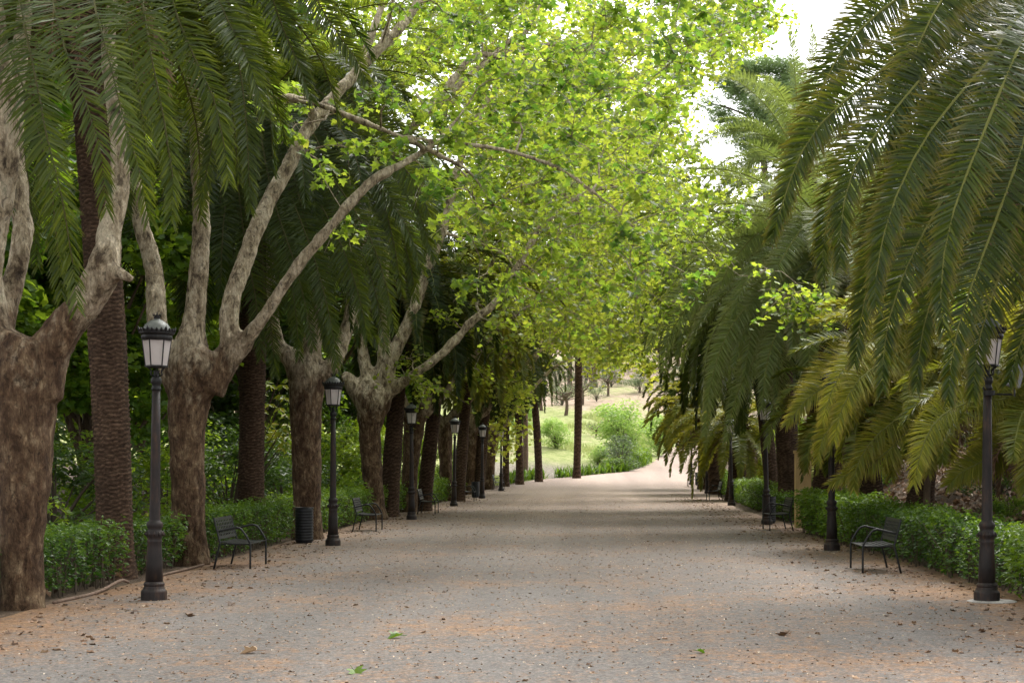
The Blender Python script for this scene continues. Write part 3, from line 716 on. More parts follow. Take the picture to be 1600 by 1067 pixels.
# ================================================================== HEDGES
def hedge(label, x0, x1, y0, y1, h, side, leafsize=.055, dens=700, mat='hedge_leaf', tint=.5, xoff=None):
    ym = (y0+y1)/2; off = xoff or (lambda y: 0*np.asarray(y))
    t = thing('hedge', label, 'hedge', ((x0+x1)/2+float(off(ym)), ym, gz((x0+x1)/2+float(off(ym)), ym)), 'clipped hedges beside the path')
    w = x1-x0; Ly = y1-y0
    # inner twigs, so the hedge is not see-through
    B = Acc(); n = int(Ly*26)
    for k in range(n):
        y = rng.uniform(y0+.08, y1-.08); x = rng.uniform(x0+.1, x1-.1)+float(off(y)); z = gz(x, y)
        d = rng.normal(0, .16, 2); tube(B, [(x, y, z-.03), (x+d[0]*.4, y+d[1]*.4, z+h*.5), (x+d[0], y+d[1], z+h*.92)], [.014, .009, .004], 4)
    B.build('stems', M['twig'], t)
    A = Acc()
    area = Ly*(h*2+w)+w*h*2; N = int(area*dens); 
    s = rng.uniform(0, 2*h+w, N); y = rng.uniform(y0, y1, N)
    x = np.where(s < h, x0, np.where(s < h+w, x0+s-h, x1)); z = np.where(s < h, s, np.where(s < h+w, h, 2*h+w-s))
    ne = int(w*h*2*dens); e = rng.uniform(size=ne) < .5; y[:ne] = np.where(e, y0, y1); x[:ne] = rng.uniform(x0, x1, ne); z[:ne] = rng.uniform(0, h, ne)
    lump = np.array([mnoise.noise(Vector((a*1.6, b*1.6, c*1.6)))+.6*mnoise.noise(Vector((a*4, b*4, c*4))) for a, b, c in zip(x, y, z)])
    depth = np.abs(rng.normal(0, .07, N))
    cx, cz = (x0+x1)/2, h*.5
    dx = np.sign(x-cx)*(np.abs(x-cx) > w*.45); x = x+dx*(lump*.15-depth); z = z+(z > h*.97)*(lump*.16-depth+np.abs(rng.normal(0,.04,N)))
    keep = (z > .04+.1*rng.uniform(size=N)) & (rng.uniform(size=N) < np.clip(.12+(z/h)*1.25, 0, 1)) & (lump > -.62)
    x, y, z, lump = x[keep], y[keep], z[keep], lump[keep]; xx = x+off(y)
    pos = np.stack([xx, y, z+terrain(xx, y)], 1); K = len(pos)
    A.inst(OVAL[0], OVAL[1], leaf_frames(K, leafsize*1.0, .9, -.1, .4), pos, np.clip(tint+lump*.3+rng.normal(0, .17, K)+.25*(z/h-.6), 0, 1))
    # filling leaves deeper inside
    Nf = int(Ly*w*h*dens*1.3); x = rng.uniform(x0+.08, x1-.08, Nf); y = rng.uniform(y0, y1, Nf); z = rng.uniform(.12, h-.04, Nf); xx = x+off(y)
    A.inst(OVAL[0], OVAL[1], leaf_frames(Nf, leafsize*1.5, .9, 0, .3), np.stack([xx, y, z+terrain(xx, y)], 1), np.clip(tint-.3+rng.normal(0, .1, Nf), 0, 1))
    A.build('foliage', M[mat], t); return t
hedge('clipped hedge at the left edge in front of the nearest plane trunk', -7.6,-6.75,14.5,18.3,.78,-1,.06,560,tint=.3)
hedge('clipped hedge between the nearest plane trunk and the first palm trunk', -7.35,-6.45,19.2,22.4,.80,-1,.06,560,tint=.3)
hedge('clipped hedge behind the nearest left lamp post', -7.4,-6.5,23.4,26.0,.78,-1,.06,520,tint=.32)
hedge('clipped hedge behind the nearest left bench', -7.2,-6.35,27.1,34.4,.84,-1,.06,520,tint=.4)
hedge('clipped hedge behind the second left lamp post', -7.2,-6.3,35.9,46.6,.90,-1,.075,360,tint=.62)
hedge('clipped hedge behind the third left lamp post', -7.1,-6.25,48.4,59.5,.92,-1,.09,240,tint=.65)
hedge('clipped hedge behind the fourth left lamp post', -7.1,-6.1,61,79,.95,-1,.11,160,tint=.65)
hedge('bright clipped hedge at the right edge behind the rust stained lamp', 5.25,6.3,14.5,20.4,.82,1,.075,640,tint=.72)
hedge('dark clipped hedge behind the nearest right bench', 5.15,6.1,20.4,31.0,.84,1,.065,520,tint=.32)
hedge('bright leafy end of the right hedge beside the right bin', 5.0,6.1,31.2,38.8,.95,1,.085,420,tint=.7)
hedge('low clipped hedge behind the right litter bin', 5.5,6.5,45.2,50,.8,1,.08,280,tint=.45,xoff=lambda y: (np.asarray(y)-45)*.02)
hedge('clipped hedge behind the right lamp under drooping fronds', 5.75,6.7,55,69,.95,1,.09,240,tint=.62,xoff=lambda y: (np.asarray(y)-55)*.03)
hedge('far clipped hedge behind the farthest right benches', 6.3,7.3,70,95,.95,1,.11,150,tint=.62,xoff=lambda y: (np.asarray(y)-70)*.03)
# wooden edging pole at the foot of the left hedge
A = Acc(); tube(A, catmull([(-6.32,18.9,.03),(-6.25,20.3,.035),(-6.33,21.6,.09),(-6.3,21.9,.05)], 14), .022, 7); tag(A.build('edging_pole', M['edging'], None, True), 'thin wooden pole lying along the foot of the first left hedge', 'pole')
A = Acc(); tube(A, catmull([(-6.3,23.2,.03),(-6.22,25,.04),(-6.26,26,.03)], 12), .02, 7); tag(A.build('edging_pole', M['edging'], None, True), 'thin wooden pole on the ground beside the second left hedge', 'pole')
# concrete pad of the right lamp
A = Acc(); lathe(A, [(.30,-.02),(.30,.018),(.27,.026)], 14, (4.85,19.25,0)); tag(A.build('lamp_footing', M['concrete'], None, False), 'pale broken concrete footing round the right front lamp post', 'footing')

# ================================================================== PLANE TREES
def limb(px, rs): return [P(*p) for p in px], rs
def left_ok(p):   # keep the sky gap at the upper right, the hill window and the dark palm side clear
    u, v = uv(p)
    rb = np.interp(v, [-200,0,40,90,120,200,300,420,520,610], [1300,1225,1215,1130,1085,1065,1125,1075,1030,1015])
    lb = np.interp(v, [-200,120,160,215,260,330,450,520,600,680], [500,470,600,690,710,730,700,725,745,760])
    return u > rb or u < lb or v > np.interp(u, [600,700,770,800,850,880,1040], [600,615,560,522,522,548,590])
def rej_rand(p, soft=.0): return left_ok(p)

# 1: the nearest left trunk, cut by the frame
b = P(36,952,18.4); b[2] = -.05
plane_tree('thick plane tree trunk at the left edge, forking low, nearest of all', (b[0],b[1],0),
 [([b, P(34,860,18.4), P(38,740,18.4), P(36,640,18.4), P(40,560,18.4), P(50,530,18.4)], [.25,.235,.31,.37,.41,.33]),
  ([P(34,950,18.4)+np.array([0,0,-.1]), P(34,905,18.4)],[.28,.22]),
  limb([(20,640,18.4),(-10,540,18.4),(-25,420,18.3),(0,300,18.2),(10,180,18),(-20,-60,18)], [.30,.26,.20,.17,.13,.10]),
  limb([(-10,540,18.5),(20,440,18.7),(35,360,18.8),(22,200,19),(40,0,19.2)], [.2,.13,.12,.11,.09]),
  limb([(60,620,18.4),(80,540,18.4),(130,480,18.3),(160,430,18.2)], [.28,.24,.19,.20]),
  limb([(160,430,18.2),(185,428,18.15),(207,437,18.1)], [.15,.09,.04]),
  limb([(160,430,18.2),(158,405,18.2),(160,385,18.2)], [.19,.14,.08]),
  limb([(168,425,18.2),(172,360,18.3),(188,290,18.4),(182,200,18.6),(170,60,19),(200,-90,19.5)], [.16,.135,.115,.10,.09,.07])],
 [P(*q) for q in [(40,-120,18.5),(200,-130,19)]] +
 ell(150, (-4.5,16,11.6), (6.5,9.0,2.4), lambda p: p[1] > 3 and uv(p)[1] > -40), leaf=.2, nleaf=40, rad=.9, tmpl=LOBED, voxel=.032)  # overhead sprays added out of view to shade the near path and left palms

# 2: second trunk with the swollen head
b = P(299,884,26.3); b[2] = -.05; Z = 26.3
low2 = [(440,160),(450,200),(470,140),(500,250),(560,180),(620,250),(660,260),(700,300),(740,280),(780,320),(830,280),(880,300),(910,330),(950,350),(990,370),(720,350),(760,390),(800,420),(740,450),(850,390),(900,420),(940,450),(1040,390),(1060,340),
        (540,345),(790,210),(860,230),(700,220),(640,170),(600,140),(930,260),(980,300),(1080,440),(1000,440),(430,150),(545,225)]
plane_tree('plane tree behind the nearest left bench with a swollen pale head and four limbs', (b[0],b[1],0),
 [([b, P(295,840,Z), P(294,760,Z), P(292,680,Z), P(296,620,Z), P(308,575,Z), P(315,545,Z)], [.33,.285,.28,.29,.36,.48,.36]),
  limb([(285,610,Z),(262,560,Z),(245,500,Z),(240,420,Z+.2),(215,330,Z+.3),(200,200,Z+.5),(190,60,Z+.8)], [.26,.20,.165,.15,.14,.12,.10]),
  limb([(295,600,Z),(298,545,Z-.05),(303,500,Z-.1),(312,400,Z-.1),(314,320,Z),(306,200,Z+.1),(300,40,Z+.3),(320,-120,Z+.6)], [.27,.30,.18,.15,.145,.12,.10,.07]),
  limb([(325,610,Z),(350,565,Z),(378,535,Z),(388,525,Z)], [.28,.25,.21,.14]),
  limb([(362,545,Z),(358,490,Z),(378,420,Z+.2),(408,340,Z+.5),(450,260,Z+.9),(490,190,Z+1.3),(560,110,Z+2),(640,25,Z+3),(680,-60,Z+4)], [.20,.155,.145,.14,.125,.115,.10,.085,.07]),
  limb([(380,535,Z),(410,497,Z-.2),(462,420,Z-.3),(520,350,Z-.3),(580,285,Z-.2),(640,250,Z),(690,215,Z+.3),(730,165,Z+.8)], [.15,.10,.095,.085,.08,.065,.045,.02]),
  limb([(625,214,Z),(700,222,Z+.2),(790,235,Z+.6),(870,262,Z+.8),(920,295,Z+1),(975,340,Z+1.2),(1040,410,Z+1.5)], [.035,.04,.048,.042,.036,.028,.014]),
  limb([(490,190,Z+1.3),(478,155,Z+.8),(425,152,Z),(370,152,Z-.5),(330,165,Z-.8)], [.08,.05,.04,.035,.02]),
  limb([(440,155,Z+.6),(500,165,Z+.2),(560,188,Z),(625,214,Z),(695,247,Z),(740,275,Z+.2),(770,330,Z+.4),(790,400,Z+.5)], [.035,.05,.05,.045,.04,.03,.022,.012]),
  limb([(725,265,Z+.2),(745,320,Z+.1),(757,370,Z),(764,420,Z)], [.02,.018,.014,.008]),
  limb([(905,285,Z+.9),(950,330,Z+.8),(972,375,Z+.7),(945,400,Z+.6)], [.022,.018,.014,.008]),
  limb([(560,188,Z),(640,222,Z+.3),(700,250,Z+.9),(760,300,Z+1.4),(850,330,Z+1.6),(930,400,Z+1.6)], [.03,.03,.026,.022,.016,.01]),
  limb([(560,110,Z+2),(600,60,Z+2.4),(620,-40,Z+3)], [.08,.06,.04])],
 [P(u+rng.normal(0,8), v+rng.normal(0,8), Z+rng.uniform(-1.2,2.2)) for u, v in low2] +
 ell(90, (0.2,29.5,9.2), (4.4,3.8,2.4), lambda p: left_ok(p) or uv(p)[1] > 290 or uv(p)[0] < 640 and uv(p)[1] > 60)+ell(120, (-2.5,27,13.2), (6.5,8,1.8), lambda p: uv(p)[1] > -40), leaf=.135, nleaf=50, rad=.58, tmpl=LOBED, voxel=.032, tint=.25, branch_r=.035)  # last group: unseen sprays added above the frame to keep the left side dark

# 3: third trunk, head hidden by palm fronds
b = P(481,842,35.2); b[2] = -.05; Z = 35.2
plane_tree('plane tree with broad brown trunk directly behind the left litter bin', (b[0],b[1],0),
 [([b, P(480,800,Z), P(479,720,Z), P(478,640,Z), P(480,585,Z), P(482,560,Z)], [.38,.31,.32,.36,.42,.3]),
  limb([(470,590,Z),(455,560,Z),(430,530,Z),(420,430,Z),(430,250,Z),(420,60,Z)], [.28,.22,.18,.15,.12,.08]),
  limb([(490,590,Z),(520,570,Z),(545,500,Z+.4),(560,400,Z+.8),(600,250,Z+1.2),(700,150,Z+2),(800,60,Z+3)], [.28,.18,.14,.12,.11,.09,.06]),
  limb([(482,580,Z),(495,480,Z),(520,300,Z),(560,120,Z+.5),(600,0,Z+1)], [.28,.18,.14,.11,.08]),
  limb([(700,150,Z+2),(760,100,Z+2.4),(850,70,Z+2.6),(960,90,Z+2.8),(1060,150,Z+3)], [.08,.06,.05,.035,.02]),
  limb([(600,250,Z+1.2),(680,160,Z+1.6),(740,90,Z+2),(800,80,Z+2.2),(860,-20,Z+3)], [.09,.10,.09,.07,.05])],
 [P(1235,462,33), P(1260,458,33.2), P(1288,466,33.4), P(1270,475,33.1), P(1232,474,33), P(1120,400,35),P(1150,330,36)] +
 ell(150, (-.4,38.5,9.6), (5.2,4.5,5.2), lambda p: left_ok(p))+ell(26, (3.8,38,12.2), (1.5,3,1.8), left_ok)+ell(70, (-4.2,40.5,13.0), (4.0,3,2.8), lambda p: uv(p)[0] < 500 or uv(p)[1] > 130), leaf=.125, nleaf=64, rad=.75, tmpl=SIMPLE5, voxel=.045, tint=.42)

# 4: the fourth, with three pale limbs
b = P(590,812,47.5); b[2] = -.05; Z = 47.5
plane_tree('plane tree with three pale straight limbs beyond the second left bench', (b[0],b[1],0),
 [([b, P(586,790,Z), P(581,730,Z), P(578,670,Z), P(584,630,Z), P(596,605,Z)], [.38,.30,.31,.34,.54,.43]),
  limb([(575,630,Z),(550,600,Z),(538,585,Z-.3)], [.4,.26,.14]),
  limb([(580,620,Z),(572,580,Z),(562,520,Z),(555,440,Z),(560,300,Z)], [.3,.2,.15,.13,.1]),
  limb([(595,610,Z),(600,560,Z),(600,480,Z),(604,380,Z)], [.3,.22,.16,.12]),
  limb([(600,600,Z),(612,560,Z-.2),(640,500,Z-.3),(665,430,Z-.2),(700,330,Z),(712,270,Z),(760,160,Z+1),(830,80,Z+2)], [.3,.22,.19,.17,.15,.13,.11,.08]),
  limb([(610,608,Z),(640,590,Z-.2),(690,553,Z-.3),(740,500,Z-.1),(780,465,Z),(850,350,Z+.4),(920,300,Z+1),(1000,290,Z+2)], [.24,.15,.14,.13,.12,.11,.08,.04]),
  limb([(680,360,Z),(760,385,Z-.3),(830,420,Z-.5),(900,480,Z-.6),(960,560,Z-.6)], [.07,.06,.05,.035,.02])],
 [P(632,585,Z-.5),P(650,600,Z-.6),P(668,605,Z-.7),P(640,560,Z),P(700,500,Z)] + ell(330, (-1.8,50.5,10.6), (7.2,5.5,7.6), lambda p: left_ok(p))+ell(46, (4.6,50,15.8), (1.9,4,2.6), left_ok)+ell(90, (-5.0,52,15.5), (5,4,4), lambda p: uv(p)[0] < 480 or uv(p)[1] > 190), leaf=.135, nleaf=68, rad=.9, voxel=.06, tint=.55)

def far_plane(label, u, v, Z, kind, centers, lean=0, **kw):
    b = P(u, v, Z); b[2] = gz(b[0], Z)-.05; x, y, z = b
    r = .34; hz = 3.0+.25*((kind*7) % 3)
    J = lambda a: rng.normal(0, a)
    tr = [b, (x+lean*.3, y, z+.7), (x+lean*.5, y, z+1.8), (x+lean, y, z+hz), (x+lean, y, z+hz+.5)]
    l = [(tr, [.38, .29, .29, .38, .34])]
    for k in range(4):
        az = [-.4, .7, 2.5, 3.9][k]+J(.25); dx, dy = math.cos(az), math.sin(az); s0 = np.array([x+lean, y, z+hz])
        l.append(([s0, s0+[dx*.5, dy*.5, .7], s0+[dx*1.1+.15, dy*1.1, 2.0], s0+[dx*1.9+.4, dy*1.9, 3.8], s0+[dx*2.6+.9, dy*2.6, 5.8]], [.24, .20, .15, .12, .07]))
    # a long low limb reaching over the path
    s0 = np.array([x+lean, y, z+hz+.1]); l.append(([s0, s0+[.9,-.3,.8], s0+[2.0,-.5,2.2], s0+[3.6,-.3,3.8], s0+[6,.2,4.8]], [.2,.14,.12,.10,.05]))
    plane_tree(label, (x, y, gz(x, y)), l, centers, voxel=.075, **kw)
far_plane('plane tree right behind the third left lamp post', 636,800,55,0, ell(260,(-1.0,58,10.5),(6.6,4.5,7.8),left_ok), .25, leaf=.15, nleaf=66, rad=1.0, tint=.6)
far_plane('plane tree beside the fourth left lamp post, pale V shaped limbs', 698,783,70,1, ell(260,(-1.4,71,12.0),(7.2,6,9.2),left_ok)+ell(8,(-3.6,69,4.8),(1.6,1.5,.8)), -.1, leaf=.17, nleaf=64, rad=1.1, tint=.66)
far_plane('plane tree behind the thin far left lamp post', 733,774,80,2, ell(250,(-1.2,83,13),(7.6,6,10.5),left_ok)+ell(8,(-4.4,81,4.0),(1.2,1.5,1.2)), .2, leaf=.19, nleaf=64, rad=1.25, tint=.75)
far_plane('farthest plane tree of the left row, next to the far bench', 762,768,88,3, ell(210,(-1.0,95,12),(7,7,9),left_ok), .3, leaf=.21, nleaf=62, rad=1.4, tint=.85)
# a young-leaved plane behind the right palms
b = np.array([8.4,76.,gz(8.4,76)-.05])
plane_tree('yellow green leafy tree rising behind the right palms', tuple(b),
 [([b, b+[0,0,3], b+[-.2,0,6], b+[-.4,0,9]], [.35,.28,.24,.18]), ([b+[-.2,0,6],b+[-1.5,0,8.5],b+[-2.6,0,11.5]], [.15,.1,.05]), ([b+[-.3,0,7],b+[1,0,10],b+[1.6,0,13]], [.15,.1,.05])],
 ell(60,(6.6,75,12.6),(2.3,2.5,3.4),lambda p: uv(p)[1] < 175+rng.uniform(0,60)), leaf=.2, nleaf=42, rad=.9, voxel=.08, tint=.6, leafmat='plane_leaf_young')

# ================================================================== PALMS
# left 1
c = P(112,-120,23); bb = P(180,902,23.2); bb[2] = 0
D = lambda lst, z: [[P(u, v, z+dz) for u, v, dz in f] for f in lst]
ex = D([[(120,-120,0),(130,-140,-1.2),(140,-60,-2.6),(150,20,-3.1),(170,90,-3.3),(192,180,-3.4),(216,260,-3.4),(236,350,-3.3)],
 [(110,-120,0),(30,-150,-1),(-30,-60,-2),(5,50,-2.4),(34,130,-2.6),(64,220,-2.6),(82,310,-2.5),(98,470,-2.4)],
 [(110,-120,0),(80,-160,-1.3),(80,-20,-2.8),(104,85,-3.2),(135,160,-3.3),(157,235,-3.3),(166,330,-3.2)],
 [(120,-120,0),(180,-160,-1),(215,-60,-2.4),(226,31,-2.8),(250,157,-2.9),(269,250,-2.9),(268,350,-2.9)],
 [(120,-120,0),(200,-140,-.8),(255,-40,-2),(285,50,-2.3),(329,141,-2.4),(347,204,-2.4),(358,290,-2.4)],
 [(120,-120,0),(240,-150,-.6),(320,-40,-1.6),(360,41,-1.9),(388,95,-2),(405,145,-2),(416,185,-2)],
 [(120,-120,0),(60,-150,-1.2),(30,-20,-2.5),(48,80,-2.8),(70,200,-2.9),(95,300,-2.9),(112,400,-2.8),(122,485,-2.8)],
 [(120,-120,0),(260,-170,.5),(345,-30,.4),(372,90,.3),(385,200,.2),(391,330,.2)],
 [(120,-120,0),(300,-190,.5),(400,-60,.4),(440,40,.4),(470,110,.4),(488,160,.4)],
 [(120,-120,0),(330,-200,0),(440,-90,-.2),(515,35,-.3),(552,85,-.3),(574,130,-.3)],
 [(120,-120,0),(0,-150,-1),(-60,30,-1.8),(-20,140,-2),(0,260,-2),(20,330,-2)],
 [(120,-120,0),(160,-160,-1.2),(185,-40,-2.2),(205,80,-2.2),(225,200,-2.2),(232,300,-2)],
 [(120,-120,0),(220,-190,.8),(300,-20,.8),(330,110,.7),(330,230,.7),(310,320,.7)],
 [(120,-120,0),(0,-140,.5),(-20,60,.6),(30,200,.6),(50,330,.6),(60,420,.6)]], 23)
ex = [[q if i == 0 else q*((23+(q[1]-23)*2.1)/q[1]) + np.array([0,0,EYE*(1-(23+(q[1]-23)*2.1)/q[1])]) for i, q in enumerate(f)] for f in ex]
palm('tall date palm at far left, fronds hanging over the nearest lamp post', bb, c, .25,.235, 56, 4.7, 'palm_leaf_deep', ex, e_hi=75, e_lo=-20, bend=(80,108), az_range=(.2, 4.2), leaf=.48, nl=199, green=.4, tipy=.4, w=.026, xkw=dict(face=.75, leaf=.52, n=286, w=0.024, green=.45, tipy=.4, droop=.28), rach='rachis_dark')
# left 2
c = P(392,185,33); bb = P(391,846,34); bb[2] = 0
ex = D([[(392,185,0),(450,130,-.8),(530,185,-1.5),(620,250,-1.8),(660,305,-1.9),(678,362,-1.9)],
 [(392,185,0),(450,140,-1),(520,215,-1.9),(600,300,-2.3),(640,365,-2.4),(660,428,-2.4)],
 [(392,185,0),(440,160,-1.2),(500,250,-2.4),(570,355,-2.9),(602,440,-3),(617,520,-3)],
 [(392,185,0),(430,170,-1.2),(480,280,-2.6),(530,375,-3.1),(560,460,-3.2),(575,535,-3.2)],
 [(392,185,0),(420,170,-1.2),(450,290,-2.8),(490,400,-3.3),(514,490,-3.4),(528,568,-3.4)],
 [(392,185,0),(410,180,-1.2),(425,300,-2.9),(460,410,-3.4),(478,480,-3.4),(490,545,-3.4)],
 [(392,185,0),(460,110,0),(550,160,0),(630,240,0),(668,300,0),(684,380,0)],
 [(392,185,0),(460,140,-.2),(540,230,-.4),(610,330,-.5),(640,410,-.5),(650,470,-.5)],
 [(392,185,0),(440,150,-.4),(500,260,-.9),(560,380,-1.1),(590,470,-1.1),(602,550,-1.1)],
 [(392,185,0),(380,170,-1.2),(372,280,-2.4),(385,390,-2.8),(400,470,-2.8),(408,560,-2.8)],
 [(392,185,0),(470,130,-1),(540,190,-1.8),(590,290,-2),(615,380,-2),(628,460,-2)],
 [(392,185,0),(460,120,-.6),(540,150,-1),(610,230,-1.2),(650,320,-1.2),(676,400,-1.2)],
 [(392,185,0),(450,150,-1.4),(500,230,-2.4),(540,340,-2.6),(560,440,-2.6),(572,520,-2.6)],
 [(392,185,0),(430,170,-1.5),(455,260,-2.8),(480,360,-3),(500,450,-3),(512,540,-3)],
 [(392,185,0),(400,170,-1.5),(420,280,-2.8),(445,380,-3),(460,470,-3),(468,560,-3)],
 [(392,185,0),(370,160,-1.5),(350,250,-2.4),(345,330,-2.6),(352,420,-2.6)],
 [(392,185,0),(500,120,0),(560,200,-.3),(600,300,-.4),(625,380,-.4),(648,437,-.4)],
 [(392,185,0),(520,120,0),(600,200,0),(650,300,0),(672,380,0),(680,410,0)],
 [(392,185,0),(440,180,-1.5),(450,300,-2.6),(478,409,-2.8),(503,490,-2.8),(527,580,-2.8)],
 [(392,185,0),(470,150,-1.2),(490,300,-2.2),(540,430,-2.4),(575,509,-2.4),(592,540,-2.4)],
 [(392,185,0),(430,190,-1.3),(410,330,-2.4),(412,430,-2.6),(425,522,-2.6),(430,590,-2.6)],
 [(392,185,0),(480,110,.3),(540,110,.4),(600,125,.4),(640,155,.4)],
 [(392,185,0),(400,150,-1),(370,280,-1.6),(365,380,-1.7),(372,480,-1.7)]], 33)
palm('date palm with a dense dark crown above the nearest left bench', bb, c, .27,.25, 84, 4.9, 'palm_leaf_deep', ex, e_hi=70, e_lo=-30, bend=(72,104), leaf=.5, nl=168, green=.35, tipy=.35, w=.026, xkw=dict(face=.75, leaf=.52, n=230, w=0.022, green=.42, tipy=.35, droop=.28), rach='rachis_dark')
# left 3.. farther down the row
for lb, u, v, Z, hc, r, n, Ln, mt, cu in [
  ('date palm trunk between the second left bench and the third left lamp', 607,808,50,7.4,.27,60,3.9,'palm_leaf',630),
  ('date palm trunk just right of the third left lamp post', 662,797,56,8.0,.24,54,3.8,'palm_leaf_sunny',700),
  ('date palm trunk squeezed behind the fourth left lamp post', 716,782,69,7.6,.24,50,3.8,'palm_leaf_sunny',735),
  ('short date palm trunk between the farthest plane trees on the left', 747,772,80,7.2,.26,46,3.6,'palm_leaf',765)]:
    bb = P(u, v, Z); bb[2] = gz(bb[0], Z); c = P(cu, 0, Z); c[2] = hc
    palm(lb, bb, c, r, r*.95, n, Ln, mt, e_hi=65, e_lo=-45, bend=(85,110), leaf=.5, nl=116, green=.4, tipy=.6, w=.05, seg=33, trunk_dz=.04)
# palms at the bend
for lb, u, Z, hc, r, n, Ln, e1, cu in [
  ('slim palm at the bend with its trunk right beside the farthest left lamp', 790,92,9.3,.19,30,3.2,-60,786),
  ('slim dark palm at the bend with a long hanging skirt of fronds', 812,95,8.6,.21,44,3.8,-80,802),
  ('slim palm at the bend leaning left, right of the dark skirted palm', 842,99,8.9,.22,44,3.6,-80,826)]:
    bb = P(u, 0, Z); bb[2] = gz(bb[0], Z); c = P(cu, 0, Z); c[2] = hc
    palm(lb, bb, c, r, r*.95, n, Ln, 'palm_leaf', e_hi=40, e_lo=e1, bend=(60,90), leaf=.4, nl=104, green=.55, tipy=.4, w=.05, seg=24, trunk_dz=.05, group='palms at the bend of the path')
bb = P(901,0,104.5); bb[2] = gz(bb[0],104.5); c = P(903,0,104.5); c[2] = 13.5
palm('lone straight palm trunk standing at the edge of the path before the hill', bb, c, .24,.23, 40, 4.0, 'palm_leaf', e_hi=70, e_lo=-30, leaf=.4, nl=104, green=.5, w=.05, seg=24, trunk_dz=.05, group='palms at the bend of the path')

# right 1: the great crown that hangs into the frame
c = P(1690,30,18.6); bb = np.array([5.95,19.2,gz(5.95,19.2)])
o0 = (1690,30,0)
ex = D([[o0,(1560,-70,0),(1430,-20,0),(1330,62,0),(1280,150,0),(1245,250,0),(1228,300,0)],
 [o0,(1580,-10,-.6),(1450,50,-1),(1372,116,-1.1),(1288,188,-1.2),(1247,250,-1.2),(1225,313,-1.2),(1205,372,-1.2)],
 [o0,(1600,-60,-1),(1520,-60,-1.6),(1460,20,-1.8),(1428,90,-1.9),(1406,160,-1.9),(1396,240,-1.9)],
 [o0,(1600,25,-1),(1498,78,-1.8),(1432,131,-2),(1385,190,-2.1),(1338,255,-2.1),(1316,332,-2.1),(1313,415,-2.1)],
 [o0,(1600,70,-.8),(1519,160,-1.3),(1440,260,-1.4),(1397,350,-1.5),(1362,430,-1.5),(1345,500,-1.5),(1335,570,-1.5)],
 [o0,(1620,80,-1.2),(1560,180,-2),(1480,300,-2.2),(1420,410,-2.3),(1390,495,-2.3),(1380,560,-2.3),(1379,612,-2.3)],
 [o0,(1630,90,-.8),(1570,220,-1.3),(1500,360,-1.5),(1455,470,-1.5),(1438,540,-1.5),(1432,605,-1.5)],
 [o0,(1640,60,-1.4),(1600,220,-2.4),(1550,360,-2.6),(1510,470,-2.7),(1488,550,-2.7),(1481,628,-2.7)],
 [o0,(1650,100,-1),(1610,270,-1.6),(1565,420,-1.7),(1530,530,-1.8),(1519,622,-1.8)],
 [o0,(1680,60,-1.4),(1665,250,-2.2),(1645,420,-2.3),(1628,560,-2.3),(1616,692,-2.3)],
 [o0,(1600,-20,.6),(1480,40,1),(1390,140,1.1),(1320,260,1.1),(1290,360,1.1),(1285,440,1.1)],
 [o0,(1590,40,.6),(1480,150,1),(1400,270,1.1),(1360,390,1.1),(1350,490,1.1)],
 [o0,(1620,60,.5),(1540,200,.9),(1480,340,.9),(1450,450,.9),(1445,540,.9)],
 [o0,(1650,0,-1.6),(1600,60,-2.7),(1540,200,-3),(1490,330,-3.1),(1470,440,-3.1),(1475,520,-3.1)],
 [o0,(1640,-100,.3),(1540,-110,.8),(1430,-60,1),(1340,40,1),(1300,130,1),(1285,220,1)],
 [o0,(1700,100,-1.2),(1680,300,-1.8),(1650,430,-1.9),(1600,520,-1.9),(1575,600,-1.9)],
 [o0,(1610,10,-1.4),(1540,100,-2.2),(1450,210,-2.5),(1395,320,-2.6),(1370,420,-2.6),(1368,480,-2.6)]], 18.6)
palm('huge date palm crown hanging into the picture at upper right', bb, c, .33,.30, 40, 4.4, 'palm_leaf_deep', ex, e_hi=80, e_lo=-5, bend=(75,100), leaf=.46, nl=199, green=.3, tipy=.5, w=.026, az_range=(.3, 2.3), xkw=dict(face=.75, leaf=.47, n=280, w=0.023, green=.34, tipy=.6, droop=.24))
# right 2 and 3: low sunlit palms
c = P(1462,565,30.5); bb = P(1428,800,31.5); bb[2] = gz(bb[0], bb[1])
o0 = (1462,565,0)
ex = D([[o0,(1465,540,-.8),(1455,590,-1.5),(1431,617,-1.8),(1405,650,-2),(1366,684,-2.1),(1339,727,-2.1),(1334,765,-2.1)],
 [o0,(1430,545,-.5),(1400,560,-1),(1366,580,-1.3),(1334,612,-1.4),(1314,646,-1.4),(1287,682,-1.4),(1277,722,-1.4)],
 [o0,(1420,540,0),(1380,545,0),(1340,565,0),(1296,600,0),(1262,622,0),(1228,664,0)],
 [o0,(1450,620,-1),(1420,670,-1.7),(1378,712,-2),(1335,735,-2),(1296,757,-2)],
 [o0,(1400,550,.4),(1350,585,.8),(1310,625,.9),(1285,660,.9)],
 [o0,(1440,600,-.4),(1410,650,-.8),(1398,700,-1),(1392,745,-1)],
 [o0,(1470,600,-.8),(1460,650,-1.4),(1455,700,-1.5),(1450,740,-1.5)],
 [o0,(1430,520,-1),(1380,525,-2),(1330,560,-2.6),(1300,610,-2.7),(1285,660,-2.7)],
 [o0,(1430,540,-1),(1390,560,-2.2),(1345,590,-2.8),(1315,640,-2.9),(1303,690,-2.9)],
 [o0,(1420,520,.3),(1360,540,.5),(1310,560,.5),(1270,600,.5),(1245,640,.5)]], 30.5)
